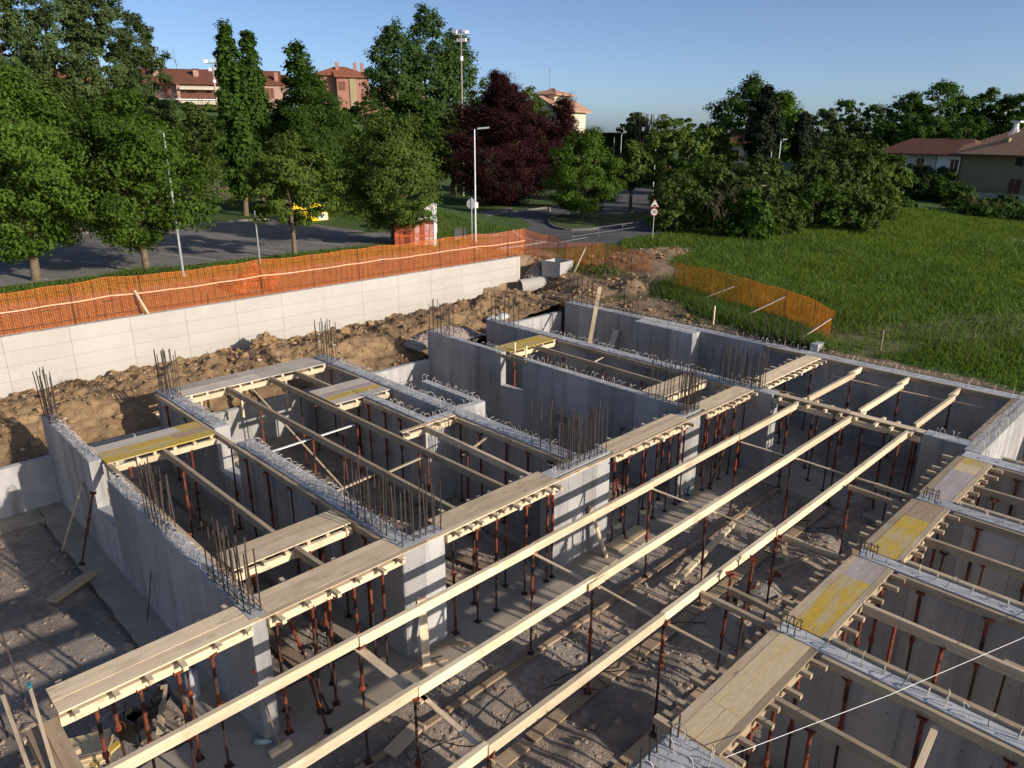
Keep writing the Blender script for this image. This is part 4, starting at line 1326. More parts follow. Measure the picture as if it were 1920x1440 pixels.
loose('loose_board', 'pale board leaning on the third wall end', 'board', (13.4, 10.06, F + .03), (13.15, 10.5, -1.25), .15, .05, 'wood_new', 'leaning boards')
loose('loose_board', 'long pale board leaning up over the outer wall', 'board', (24.3, 19.9, -1.6), (26.6, 21.2, .95), .17, .035, 'wood_new', 'leaning boards')
loose('loose_board', 'short grey board leaning inside the outer wall', 'board', (24.9, 19.6, F + .05), (26.2, 19.8, -.75), .3, .035, 'wood_grey', 'leaning boards')
loose('formwork_sheet', 'old yellow formwork panel lying flat right of the third wall end', 'panel', (13.8, 10.22, F + .035), (15.3, 10.3, F + .035), .42, .027, 'pan_pale', LB)
loose('loose_board', 'wide board lying on the gravel between leftmost and second walls', 'board', (5.7, 11.6, F + .04), (5.55, 14.5, F + .04), .3, .04, 'wood_brown', LB)
loose('loose_board', 'wide board lying on the gravel in the second room', 'board', (9.9, 11.6, F + .03), (9.0, 16.5, F + .03), .3, .04, 'wood_old', LB)
loose('loose_board', 'board lying on the gravel in the third room', 'board', (10.9, 11.5, F + .03), (10.3, 14.2, F + .03), .24, .04, 'wood_brown', LB)
for k in range(9):
    x, y = 12.5 + k * .8 + random.uniform(-.2, .2), random.uniform(4.6, 6.9)
    a = random.uniform(-.5, .9)
    L = random.uniform(.5, 1.6)
    loose('loose_board', 'scrap of timber on the gravel by the panelled deck, %s from the camera' % ORD[k], 'board', (x, y, F + .08), (x + L * math.cos(a), y + L * math.sin(a), F + .1), random.uniform(.06, .14), .04, random.choice(('wood_old', 'wood_brown')), 'scraps of timber by the panelled deck')

# gas cylinder
t = thing('gas_cylinder', 'white gas cylinder standing in the shade under the plank deck', 'gas cylinder', (3.77, 12.6, F - .02))
MB().tube([(0, 0, 0), (0, 0, .05), (0, 0, .5), (0, 0, .58), (0, 0, .62)], [.10, .13, .13, .10, .045], 14).build('bottle_body', M['bottle_shade'], t, smooth=True)
MB().tube([(0, 0, .6), (0, 0, .67)], .02, 8).build('valve', M['galv'], t)
cm_ = MB()
for k in range(9):
    a0_, a1_ = 2 * PI * k / 12, 2 * PI * (k + 1) / 12
    cm_.beam((.09 * math.cos(a0_), .09 * math.sin(a0_), .66), (.09 * math.cos(a1_), .09 * math.sin(a1_), .66), .012, .14)
cm_.build('collar_guard', M['bottle_shade'], t)
# broom with a painted grip
t = thing('push_broom', 'long-handled push broom with a pale head leaning on the leftmost wall end', 'broom', (4.29, 10.13, F + .02))
MB().box(-.2, .2, -.05, .05, .03, .12).build('head', M['wood_new'], t)
MB().box(-.19, .19, -.045, .045, -.02, .03).build('bristles', M['wood_old'], t)
MB().tube([(0, 0, .1), (-.06, .30, 1.0)], .014, 6).build('handle', M['wood_brown'], t)
MB().tube([(-.06, .30, 1.0), (-.075, .375, 1.25)], .016, 6).build('grip', M['blue'], t)
MB().tube([(-.075, .375, 1.25), (-.1, .45, 1.5)], .014, 6).build('handle', M['wood_brown'], t)
MB().tube([(-.1, .45, 1.5), (-.102, .46, 1.54)], .03, 8).build('knob', M['red'], t)
# bottles
for lab, mt, p, rot in (('pale green plastic bottle lying by the leftmost wall end', 'bottle', (4.05, 10.62, F + .06), (PI / 2, 0, .8)), ('blue plastic bottle at the foot of the fourth wall end', 'teal', (17.87, 10.5, F + .02), (0, 0, 0))):
    t = thing('plastic_bottle', lab, 'bottle', p)
    t.rotation_euler = rot
    MB().tube([(0, 0, 0), (0, 0, .2), (0, 0, .26), (0, 0, .30)], [.05, .05, .03, .018], 10).build('bottle_body', M[mt], t, smooth=True)
    MB().tube([(0, 0, .30), (0, 0, .325)], .021, 8).build('cap', M['blue'], t)
# plywood offcuts under the left end of the deck
t = thing('plywood_stack', 'small stack of plywood offcuts under the left end of the plank deck', 'stack', (1.8, 12.35, F))
for k in range(6):
    board('sheet', (1.5 + random.uniform(-.04, .04), 12.5, F + .06 + k * .045), (2.15, 12.2 + random.uniform(-.04, .04), F + .06 + k * .045), .5, .036, M[('wood_old', 'pan_pale')[k % 2]], t, (1.8, 12.35, F))
loose('loose_board', 'yellow-edged board beside the plywood stack', 'board', (1.8, 12.0, F + .1), (2.3, 12.25, F + .1), .12, .05, 'pan_yellow', LB)
t = thing('black_crate', 'dark plastic crate in the shade under the plank deck', 'crate', (2.6, 12.3, F), rotz=.4)
MB().box(-.16, .16, -.2, .2, 0, .06).box(-.16, -.13, -.2, .2, .06, .5).box(.13, .16, -.2, .2, .06, .5).box(-.13, .13, -.2, -.17, .06, .5).box(-.13, .13, .17, .2, .06, .5).build('crate_body', M['black'], t)
MB().tube([(-.14, 0, .5), (-.14, 0, .62), (.14, 0, .62), (.14, 0, .5)], .012, 5).build('handle', M['black'], t)
t = thing('tool_bag', 'dark tool bag lying under the plank deck beside the gas cylinder', 'bag', (3.1, 12.7, F), rotz=.7)
MB().tube([(-.3, 0, .13), (-.24, 0, .15), (.24, 0, .15), (.3, 0, .13)], [.05, .15, .15, .05], 10).build('bag_body', M['black'], t, smooth=True)
MB().tube([(-.12, 0, .28), (-.08, 0, .4), (.08, 0, .4), (.12, 0, .28)], .012, 5).build('strap', M['black'], t)
loose('loose_board', 'yellow-edged board standing on the gravel below the deck, left', 'board', (2.9, 12.0, F + .05), (3.35, 12.9, F + .3), .12, .03, 'wood_old', LB)
# rebar frame and cages
t = thing('rebar_frame', 'black bent rebar frame standing in the room before the fourth wall', 'rebar frame', (17.0, 14.6, F))
fb = on(*(992 + 0, 826), 0)
fr = MB()
for y in (-.55, .55):
    for x in (-.05, .05):
        fr.tube([(x, y, 0), (x, y, 1.55)], .014, 5)
for z in (1.55, 1.42):
    fr.tube([(-.05, -.62, z), (-.05, .62, z)], .014, 5)
    fr.tube([(.05, -.62, z), (.05, .62, z)], .014, 5)
fr.build('frame_bars', M['rebar'], t)
for lab, x, y in (('small black stirrup cage sitting on the second cross wall end', 13.72, 4.02), ('small black stirrup cage sitting on the nearest cross wall end', 10.45, 4.02), ('black bent bars on the third cross wall end', 17.1, 3.95)):
    t = thing('stirrup_cage', lab, 'rebar cage', (x, y, 0))
    for k in range(3):
        q = -.12 + .12 * k
        MB().tube([(-.11, q, 0), (-.11, q, .2), (-.06, q, .25), (.06, q, .25), (.11, q, .2), (.11, q, 0)], .011, 5).build('stirrup', M['rebar'], t, (0, 0, random.uniform(0, .03)))
    MB().tube([(-.1, -.16, .2), (-.1, .16, .21)], .009, 4).tube([(.1, -.16, .21), (.1, .16, .2)], .009, 4).build('tie_bar', M['rebar'], t)
tag(MB().tube([(3.95, 15.6, F), (4.12, 15.3, -1.3)], .011, 5).build('loose_rebar', M['rebar']), 'single dark bar leaning on the outside of the leftmost wall', 'rebar')
for k, (x, y, h_) in enumerate(((.86, 11.2, 1.0), (1.05, 11.15, 1.1), (.72, 10.9, .85))):
    tag(place('starter_bar', BAR, None, (x, y, -.4), (.02, -.05, 0), (1, 1, h_ + .4), ), 'tall dark starter bar at the left edge of the photo, %s one' % ('middle', 'right', 'left')[k], 'rebar', 'starter bars at the left edge')
loose('timber_post', 'pale batten with a teal painted tip at the left end of the deck', 'batten', (1.12, 11.0, .12), (.92, 8.6, .0), .045, .05, 'wood_new')
tag(MB().beam((1.125, 11.06, .124), (1.135, 11.18, .13), .047, .052).build('painted_tip', M['teal']), 'teal painted batten end poking past the plank deck', 'batten')
loose('timber_post', 'grey board slanting down the left edge of the photo', 'board', (.8, 11.1, .1), (.72, 8.4, -.25), .05, .16, 'wood_old')
sg = MB().tube([(7.2, 3.34, .16), (9.9, 2.28, .15), (12.76, 1.22, .2), (22, -2.4, .6)], .0045, 4).build('string_line', M['cord'])
tag(sg, 'thin white string stretched across the open bays, lower right', 'string')
# black cables and a lump of rubble
for k, pts in enumerate((((18.2, 7.7), (18.9, 7.2), (18.4, 6.8), (19.2, 6.5), (18.8, 6.1)), ((9.0, 7.9), (10.4, 7.0), (11.8, 7.35), (13.2, 6.6)), ((6.0, 8.3), (7.0, 7.6), (8.6, 7.9), (9.8, 6.9)))):
    P3 = []
    for i in range(len(pts) - 1):
        for j in range(6):
            u = j / 6
            P3.append((pts[i][0] * (1 - u) + pts[i + 1][0] * u + .12 * math.sin(u * 6.3), pts[i][1] * (1 - u) + pts[i + 1][1] * u + .15 * math.sin(u * 3.1), F + .09 + .03 * math.sin(i + u * 3)))
    tag(MB().tube(P3, .012, 5).build('black_cable', M['black']), 'black cable snaking over the gravel, %s' % ('by the far props', 'under the middle of the room', 'by the short pale plank')[k], 'cable')


# ------------------------------------------------------------------ stones and clods
def icos():
    g = (1 + 5 ** .5) / 2
    v = np.array([(-1, g, 0), (1, g, 0), (-1, -g, 0), (1, -g, 0), (0, -1, g), (0, 1, g), (0, -1, -g), (0, 1, -g), (g, 0, -1), (g, 0, 1), (-g, 0, -1), (-g, 0, 1)], float)
    f = np.array([(0, 11, 5), (0, 5, 1), (0, 1, 7), (0, 7, 10), (0, 10, 11), (1, 5, 9), (5, 11, 4), (11, 10, 2), (10, 7, 6), (7, 1, 8), (3, 9, 4), (3, 4, 2), (3, 2, 6), (3, 6, 8), (3, 8, 9), (4, 9, 5), (2, 4, 11), (6, 2, 10), (8, 6, 7), (9, 8, 1)])
    return v / np.linalg.norm(v[0]), f


def stones(name, P, R, mat, flat=.6):
    v, f = icos()
    n_ = len(P)
    jit = 1 + RNG.uniform(-.35, .35, (n_, 12, 1))
    sc = R[:, None, None] * np.stack([RNG.uniform(.7, 1.3, n_), RNG.uniform(.7, 1.3, n_), RNG.uniform(flat * .7, flat * 1.2, n_)], 1)[:, None, :]
    a = RNG.uniform(0, 6.28, n_)
    ca, sa = np.cos(a), np.sin(a)
    vv = v[None] * jit * sc
    x = vv[..., 0] * ca[:, None] - vv[..., 1] * sa[:, None]
    y = vv[..., 0] * sa[:, None] + vv[..., 1] * ca[:, None]
    VV = np.stack([x, y, vv[..., 2]], -1) + P[:, None, :]
    FF = (f[None] + (np.arange(n_) * 12)[:, None, None]).reshape(-1, 3)
    return tag(place(name, np_mesh(name, VV.reshape(-1, 3), FF, mat)), kind='stuff')


n_ = 12000
x = RNG.uniform(-2, 26, n_)
y = RNG.uniform(3.2, 22.8, n_)
keep = ~((y > 9.75) & (y < 11.5)) & (vnoise(x * .55, y * .55, 6) * .9 + RNG.uniform(0, 1, n_) > .62)
for (c0_, c1_) in ((3.5, 5.15), (6.7, 8.4), (12.25, 14.65), (17.4, 19), (20.4, 22.2)):
    keep &= ~((y > 11.4) & (x > c0_) & (x < c1_))
x, y = x[keep], y[keep]
stones('gravel', np.stack([x, y, pit_z(x, y) + .008], 1), np.clip(RNG.lognormal(-3.45, .5, len(x)), .014, .12), M['stone'])
x = RNG.uniform(17.6, 18.0, 160)
y = RNG.uniform(12.5, 20, 160)
n_ = 5200
x = RNG.uniform(-4, 26.6, n_)
y = 23.6 + 5.75 * RNG.uniform(0, 1, n_) ** .7
keep = vnoise(x * .8, y * .8, 16) + RNG.uniform(0, .7, n_) > .55
x, y = x[keep], y[keep]
stones('bank_stones', np.stack([x[:420], y[:420], bank_z(x[:420], y[:420]) + .02], 1), np.clip(RNG.lognormal(-3.5, .5, 420), .015, .09), M['stone'], .7)
x, y = x[420:], y[420:]
stones('soil_clods', np.stack([x, y, bank_z(x, y) + .01], 1), np.clip(RNG.lognormal(-3.35, .6, len(x)), .02, .2), M['clod'], .8)
n_ = 4200
x = RNG.uniform(26.8, 32.5, n_)
y = RNG.uniform(11, 29.3, n_)
keep = (soil_mask(x, y) > .5) & (vnoise(x * .9, y * .9, 26) + RNG.uniform(0, .6, n_) > .9)
x, y = x[keep], y[keep]
gi = np.clip(np.searchsorted(np.array(gx), x), 0, len(gx) - 1)
gj = np.clip(np.searchsorted(np.array(gy), y), 0, len(gy) - 1)
stones('earth_clods', np.stack([x, y, GZ[gi, gj] + .01], 1), np.clip(RNG.lognormal(-3.2, .6, len(x)), .02, .2), M['clod'], .7)
x = RNG.normal(36.3, 2.2, 260)
y = RNG.normal(25.3, 1.0, 260)
gi = np.clip(np.searchsorted(np.array(gx), x), 0, len(gx) - 1)
gj = np.clip(np.searchsorted(np.array(gy), y), 0, len(gy) - 1)
stones('spoil_clods', np.stack([x, y, GZ[gi, gj] + .01], 1), np.clip(RNG.lognormal(-3.2, .6, 260), .02, .16), M['clod'], .7)
for lab, (cx, cy, cz), (sx, sy, sz), nn, mat, kind in (
        ('pinkish rubble heap between retaining wall end and concrete box', (30.35, 28.9, -.45), (.95, 1.0, 1.2), 900, 'rubble', 0),
        ('large clay clod heap standing up against the retaining wall foot', (13.3, 27.9, -.55), (.55, .4, .55), 60, 'clod', 1),
        ('spoil heap of crushed stone on the bank by the fourth wall', (19.6, 24.3, -.75), (1.9, .9, .5), 900, 'rubble', 0)):
    t = thing('rubble_heap', lab, 'heap', (cx, cy, cz))
    xs_ = np.linspace(-1, 1, 26)
    X, Y = np.meshgrid(xs_, xs_, indexing='ij')
    r2 = np.sqrt(X ** 2 + Y ** 2)
    Z = np.maximum(0, 1 - r2) ** .8 * (1 + fbm(X * 3 + cx, Y * 3, 4, 3) * .8) - .12
    ixx = np.arange(X.size).reshape(X.shape)
    q = np.stack([ixx[:-1, :-1].ravel(), ixx[1:, :-1].ravel(), ixx[1:, 1:].ravel(), ixx[:-1, 1:].ravel()], 1)
    place('mound', np_mesh('mound', np.stack([X.ravel() * sx, Y.ravel() * sy, Z.ravel() * sz], 1), q, M[mat], True), t)
    a = RNG.uniform(0, 6.28, nn)
    r = np.sqrt(RNG.uniform(0, 1, nn))
    px_, py_ = r * np.cos(a), r * np.sin(a)
    pz_ = (np.maximum(0, 1 - r) ** .8 - .1) * sz
    o = stones('loose_stones', np.stack([px_ * sx, py_ * sy, pz_], 1), RNG.uniform(.03, .1, nn) * (2.2 if kind else 1), M[mat])
    o.parent = t
v, f = icos()
bl = MB()
for k in range(7):
    rr = random.uniform(.2, .42)
    o_ = Vector((random.uniform(-.6, .6), random.uniform(-.3, .3), random.uniform(-.05, .05)))
    bl.add([tuple(Vector(p) * rr * random.uniform(.75, 1.2) * 1.0 + o_) for p in v], [tuple(q) for q in f])
me = bl.mesh('spilled_concrete', M['lump'], True)
o = place('spilled_concrete', me, None, (22.8, 24.2, -.42), None, (1.0, .8, .35))
tag(o, 'pale hardened concrete spill on the bank behind the fifth wall', 'concrete lump')
# pipe and catch basin past the end of the retaining wall
t = thing('concrete_pipe', 'pale concrete pipe lying past the end of the retaining wall', 'pipe', (29.35, 28.35, -.75))
pm = MB()
pa, pb = Vector((-.55, .25, .3)), Vector((.95, -.35, .42))
for (ra, rb) in ((.42, .42), (.34, .34)):
    pm.tube([pa, pb], ra, 16, False)
pm.build('pipe_body', M['conc_white'], t, smooth=True)
rim_ = MB()
ax = (pb - pa).normalized()
s1 = ax.cross(Vector((0, 0, 1))).normalized()
s2 = s1.cross(ax)
for e in (pa, pb):
    vs, fs = [], []
    for k in range(16):
        a = 2 * PI * k / 16
        d = s1 * math.cos(a) + s2 * math.sin(a)
        vs += [e + d * .345, e + d * .415]
    for k in range(16):
        fs.append((2 * k, 2 * k + 1, (2 * k + 3) % 32, (2 * k + 2) % 32))
    rim_.add(vs, fs)
rim_.build('rim', M['conc'], t)
t = thing('catch_basin', 'grey square concrete catch basin beside the rubble heap', 'catch basin', (30.75, 27.6, .08), rotz=.12)
cb_ = MB()
s_ = .62
cb_.box(-s_, s_, -s_, -s_ + .1, 0, .85).box(-s_, s_, s_ - .1, s_, 0, .85).box(-s_, -s_ + .1, -s_ + .1, s_ - .1, 0, .85).box(s_ - .1, s_, -s_ + .1, s_ - .1, 0, .85).box(-s_ + .1, s_ - .1, -s_ + .1, s_ - .1, 0, .1)
cb_.build('basin_body', M['conc'], t)
for a_, b_ in ((-s_ - .03, -s_), (s_, s_ + .03)):
    MB().box(a_, b_, -s_ - .03, s_ + .03, .72, .88).build('rim', M['conc'], t)

# ------------------------------------------------------------------ orange net fences
def net_fence(label, path, hs, posts, tape=None, wires=True, group='orange net fences', cell=(.075, .05), strand=.0122, sag=.05):
    """path: ground points; hs: net height at each; posts: steel posts (x, y, z, h)"""
    t = thing('orange_net_fence', label, 'fence', path[0], group)
    O = Vector(path[0])
    P = [Vector(p) for p in path]
    cum = [0]
    for a, b in zip(P[:-1], P[1:]):
        cum.append(cum[-1] + (b - a).length)
    L = cum[-1]

    def at_(s):
        i = 0
        while i < len(P) - 2 and s > cum[i + 1]:
            i += 1
        u = (s - cum[i]) / max(1e-6, cum[i + 1] - cum[i])
        q = P[i].lerp(P[i + 1], u)
        hh = hs[i] * (1 - u) + hs[i + 1] * u
        side = Vector((-(P[i + 1] - P[i]).y, (P[i + 1] - P[i]).x, 0)).normalized()
        return q, hh, side
    S_ = np.arange(0, L + 1e-6, .35)
    base = []
    for s in S_:
        q, hh, sd = at_(s)
        wob = .05 * math.sin(s * 1.7) + .035 * math.sin(s * 4.1)
        top = hh - sag * abs(math.sin(s * PI / 2.05)) * 1.0 + .03 * math.sin(s * .9)
        base.append((q - O, top, sd, wob))
    nb = MB()
    rows = int(max(hs) / cell[1])
    vs, fs = [], []
    for r in range(rows + 1):
        u0 = r / rows
        wd = strand * (1.7 if r in (0, rows) else 1)
        b0 = len(vs)
        for (q, tp, sd, wob) in base:
            uu = u0
            bulge = wob * math.sin(uu * PI)
            p = q + sd * bulge + Vector((0, 0, .02 + (tp - .02) * uu))
            vs += [p - Vector((0, 0, wd / 2)), p + Vector((0, 0, wd / 2))]
        for i in range(len(base) - 1):
            fs.append((b0 + 2 * i, b0 + 2 * i + 2, b0 + 2 * i + 3, b0 + 2 * i + 1))
    nb.add(vs, fs)
    vs, fs = [], []
    for s in np.arange(0, L, cell[0]):
        f_ = s / .35
        i = min(int(f_), len(base) - 2)
        u = f_ - i
        q = base[i][0].lerp(base[i + 1][0], u)
        tp = base[i][1] * (1 - u) + base[i + 1][1] * u
        sd, wob = base[i][2], base[i][3] * (1 - u) + base[i + 1][3] * u
        tx = (base[i + 1][0] - base[i][0]).normalized() * strand * .5
        b0 = len(vs)
        for k in range(5):
            uu = k / 4
            p = q + sd * (wob * math.sin(uu * PI)) + Vector((0, 0, .02 + (tp - .02) * uu))
            vs += [p - tx, p + tx]
        for k in range(4):
            fs.append((b0 + 2 * k, b0 + 2 * k + 1, b0 + 2 * k + 3, b0 + 2 * k + 2))
    nb.add(vs, fs)
    tag(nb.build('net', M['net'], t), kind='stuff')
    if wires:
        wb = MB()
        for s in np.arange(0, L, .3):
            q, hh, sd = at_(s)
            q = q - O - sd * .05
            wb.tube([q, q + Vector((random.gauss(0, .02), 0, hh + .06))], .005, 3, False)
        for u in (.12, .45, .85):
            wb.tube([b[0] - b[2] * .05 + Vector((0, 0, b[1] * u)) for b in base[::3]], .004, 3, False)
        tag(wb.build('wire_mesh', M['wire'], t), kind='stuff')
    if tape:
        vs, fs = [], []
        for (q, tp, sd, wob) in base:
            p = q - sd * .09 + Vector((0, 0, tp * tape))
            vs += [p - Vector((0, 0, .022)), p + Vector((0, 0, .022))]
        for i in range(len(base) - 1):
            fs.append((2 * i, 2 * i + 2, 2 * i + 3, 2 * i + 1))
        MB().add(vs, fs).build('barrier_tape', M['tape'], t)
    for (s, dh) in posts:
        q, hh, sd = at_(s)
        q = q - O - sd * .06
        MB().tube([q - Vector((0, 0, .15)), q + Vector((random.gauss(0, .03), random.gauss(0, .03), hh + dh))], .013, 6).build('post', M['wire'], t)
    return t


NZ0 = [(x, 29.95 + .05 * math.sin(x), 1.0) for x in np.arange(-6, 30.6, 2.03)]
net_fence('long orange net fence with a pale tape behind the retaining wall', NZ0, [1.5 + .06 * math.sin(i * 2.1) for i in range(len(NZ0))], [(s, .12) for s in np.arange(.8, 36, 2.45)], tape=.56)
c0 = Vector((30.45, 29.95, 1.0))
def gpt(x, y):
    return (x, y, float(ground_z(np.array([x]), np.array([y]))[0]) - .02)


NZ1 = [(c0.x, c0.y, 1.0), gpt(31.3, 28.6), gpt(31.4, 27.4), gpt(32.4, 25.6), gpt(33.0, 22.7)]
net_fence('orange net fence running from the corner post to the opening', NZ1, [1.45, 1.45, 1.45, 1.4, 1.0], [(.05, .25), (2.2, .1), (4.4, .15), (6.6, .2)])
NZ2 = [gpt(31.6, 20.5), gpt(31.6, 18.8), gpt(31.5, 16.6), gpt(30.6, 14.0), gpt(29.6, 12.4), gpt(28.55, 11.1)]
net_fence('faded orange net fence along the field, propped by boards', NZ2, [1.45, 1.45, 1.4, 1.35, 1.3, 1.2], [(.02, .3), (2.2, .2), (4.4, .2), (6.6, .2), (8.8, .2), (10.2, .25)])
WN = thing('wire_fence', 'sparse dark wire fence along the field edge, right of the orange net', 'fence', (28, 8, 0))
wb = MB()
pth = [(28.5, 10.9), (28.6, 8.6), (28.9, 6.4), (29.4, 4.2), (30.0, 2.0)]
for (a, b) in zip(pth[:-1], pth[1:]):
    for u in (.25, .5, .75):
        x_, y_ = a[0] * (1 - u) + b[0] * u, a[1] * (1 - u) + b[1] * u
        wb.tube([(x_ - 28, y_ - 8, 0), (x_ - 28 + .03, y_ - 8, 1.1)], .004, 3)
    for z in (.25, .5, .75, 1.0):
        wb.tube([(a[0] - 28, a[1] - 8, z), (b[0] - 28, b[1] - 8, z - .03)], .003, 3)
tag(wb.build('wire_mesh', M['wire'], WN), kind='stuff')
for p in pth:
    MB().tube([(p[0] - 28, p[1] - 8, -.1), (p[0] - 28 + random.gauss(0, .04), p[1] - 8, 1.35)], .014, 5).build('post', M['wire'], WN)
for lab, p, q in (('first pale brace board of the field-side net, by the wall corner', (27.3, 12.0, .05), (28.45, 11.2, .95)), ('second pale brace board of the field-side net', (28.9, 15.4, .05), (30.45, 14.1, 1.05)), ('third pale brace board of the field-side net', (30.3, 18.6, .05), (31.4, 17.0, .95)),
                  ('tall brace board against the corner net, beside the catch basin', (30.9, 26.6, .2), (32.0, 26.6, 1.75)), ('pale brace board leaning on the long net above the retaining wall', (9.45, 29.5, 1.07), (9.2, 29.85, 1.95))):
    loose('brace_board', lab, 'board', p, q, .10, .04, 'wood_new', 'brace boards of the net fences')
for lab, p, h_ in (('short wooden stake beside the outer wall starter bars', (27.3, 15.6, .1), .75), ('reddish wooden stake in the grass right of the orange net', (28.7, 9.3, 0), .75)):
    t = tag(MB().box(-.03, .03, -.025, .025, -.1, h_).add([(-.03, -.025, h_), (.03, -.025, h_), (.03, .025, h_), (-.03, .025, h_), (0, 0, h_ + .06)], [(0, 1, 4), (1, 2, 4), (2, 3, 4), (3, 0, 4)]).build('wooden_stake', M['wood_new' if h_ > .8 or 'short' in lab else 'wood_brown'], None, p), lab, 'stake', 'wooden stakes')
# pile of folded orange net and a wrapped container
t = thing('net_pile', 'heap of dark red netting piled behind the fence, left of the middle', 'heap', (14.9, 31.4, 1.0))
bl = MB()
for k in range(26):
    rr = random.uniform(.18, .36)
    o_ = Vector((random.gauss(0, .62), random.gauss(0, .3), 0))
    o_.z = max(.1, .95 - abs(o_.x) * .75 + random.uniform(-.15, .15)) * random.uniform(.3, 1)
    bl.add([tuple(Vector(p) * rr * random.uniform(.7, 1.25) + o_) for p in v], [tuple(q) for q in f])
bl.build('folds', M['net_old'], t)
MB().tube([(-.3, 0, .1), (-.28, 0, 1.45)], .03, 6).build('stake', M['wire'], t)

# ------------------------------------------------------------------ trees and shrubs
PROF = {
    'round': lambda t: np.sqrt(np.clip(1 - (2 * t - 1) ** 2, 0, 1)) ** .75,
    'egg': lambda t: np.sin(PI * np.clip(t, 0, 1) ** .72) ** .7,
    'cone': lambda t: (1 - t) ** .62 * np.minimum(1, t * 7 + .35),
    'column': lambda t: np.minimum(1, t * 5 + .55) * (1 - t ** 2.6) ** .6,
    'shrub': lambda t: np.clip(1 - t ** 3.0, 0, 1) ** .5 * np.minimum(1, .8 + t),
    'plume': lambda t: np.sin(PI * np.clip(t, 0, 1) ** .85) ** .55,
    'dome': lambda t: np.sqrt(np.clip(1 - (t * 1.0) ** 2, 0, 1)) * np.minimum(1, t * 4 + .35),
}


def crown_mesh(kind, grade, mat, wd, hh, seed):
    """a crown wd wide and hh tall: clumps of leaf-sized faces hung along boughs and spread through the volume"""
    rng = np.random.default_rng(seed * 977 + 13)
    ncl, nl, ls = {'fine': (380, 150, .118), 'mid': (250, 43, .245), 'coarse': (140, 52, .31), 'open': (300, 84, .165)}[grade]
    sz = np.clip(wd * hh / 65.0, 1.25 if kind == 'column' else .3, 1.7)
    ncl = int(ncl * sz)
    pf = PROF[kind]
    # boughs
    nb = int(20 * max(.6, min(2.2, hh / max(wd, .1))))
    tb = (np.arange(nb) + rng.uniform(0, 1, nb)) / nb
    ab = np.arange(nb) * 2.399 + rng.normal(0, .5, nb)
    rb = pf(tb) * .5 * wd * rng.uniform(.72, 1.18, nb)
    n1 = int(ncl * (.7 if grade == 'open' else .3 if kind == 'column' else .48))
    i = rng.integers(0, nb, n1)
    s_ = rng.uniform(.2, 1, n1) ** .6
    rr = rb[i] * s_
    c1 = np.stack([rr * np.cos(ab[i]), rr * np.sin(ab[i]), tb[i] * hh + (s_ - .6) * rb[i] * .45], 1) + rng.normal(0, .035 * wd, (n1, 3))
    n2 = ncl - n1
    t = rng.uniform(0, 1, n2 * 6)
    t = t[rng.uniform(0, 1, len(t)) < pf(t) + .06][:n2]
    n2 = len(t)
    a = rng.uniform(0, 2 * PI, n2)
    r2 = pf(t) * .5 * wd * np.sqrt(rng.uniform(.05, .95, n2)) * (1 + .16 * np.sin(a * 3 + seed + t * 6))
    c2 = np.stack([r2 * np.cos(a), r2 * np.sin(a), t * hh], 1)
    cen = np.concatenate([c1, c2])
    n_ = len(cen)
    base = max(min(wd, hh) * (.054 if grade == 'open' else .088), .4)
    cr = base * rng.uniform(.6, 1.5, n_)
    idc = np.repeat(np.arange(n_), nl)
    d = rng.normal(size=(len(idc), 3))
    d /= np.linalg.norm(d, axis=1, keepdims=True)
    rad = rng.uniform(.15, 1, (len(idc), 1)) ** .6
    flatz = {'round': .65, 'egg': .62, 'dome': .6, 'shrub': .85}.get(kind, .95)
    P = cen[idc] + d * rad * cr[idc][:, None] * np.array([1.15, 1.15, flatz])
    P[:, 2] = np.maximum(P[:, 2], -.12 * hh * (kind != 'shrub'))
    q0 = P - np.array([0, 0, hh * .45])
    out_ = q0 / (np.array([wd, wd, hh]) * .5)
    nrm = out_ * .9 + d * .7 + np.array([0, 0, .35]) + rng.normal(size=P.shape) * .5
    nrm /= np.linalg.norm(nrm, axis=1, keepdims=True)
    u = np.cross(nrm, rng.normal(size=P.shape))
    u /= np.linalg.norm(u, axis=1, keepdims=True)
    v_ = np.cross(nrm, u)
    s = (ls * rng.uniform(.5, 1.3, len(P)))[:, None]
    q = np.stack([P - u * s * .75, P - v_ * s * .45, P + u * s * .75 - nrm * s * .2, P + v_ * s * .45], 1)
    return np_mesh('crown', q.reshape(-1, 3), np.arange(len(P) * 4).reshape(-1, 4), M[mat])


def trunk_mesh(hh, clear, wd, r, limbs, seed):
    rng = random.Random(seed)
    b = MB()
    lean = (rng.uniform(-.03, .03) * hh, rng.uniform(-.03, .03) * hh)
    top = clear + (hh - clear) * .75
    b.tube([(0, 0, -.3), (0, 0, .15), (lean[0] * .3, lean[1] * .3, clear), (lean[0], lean[1], top)], [r * 1.5, r * 1.08, r * .85, r * .18], 8)
    for k in range(limbs):
        z0 = clear * .85 + (top - clear) * rng.uniform(0, .6)
        a = 2 * PI * k / limbs + rng.uniform(-.5, .5)
        L = wd * rng.uniform(.16, .28)
        p0 = Vector((lean[0] * z0 / hh, lean[1] * z0 / hh, z0))
        p1 = p0 + Vector((math.cos(a) * L * .5, math.sin(a) * L * .5, L * .55))
        p2 = p0 + Vector((math.cos(a) * L, math.sin(a) * L, L * rng.uniform(.8, 1.3)))
        b.tube([p0, p1, p2], [r * .5, r * .32, r * .1], 5)
        p3 = p1 + Vector((math.cos(a + .8) * L * .4, math.sin(a + .8) * L * .4, L * .35))
        b.tube([p1, p3], [r * .25, r * .06], 4)
    return b.mesh('trunk', M['bark'], True)


_tc = [0]


def base_of(px, dist):
    p = far(px, 300, dist)
    return Vector((p.x, p.y, float(ground_z(np.array([p.x]), np.array([p.y]))[0])))


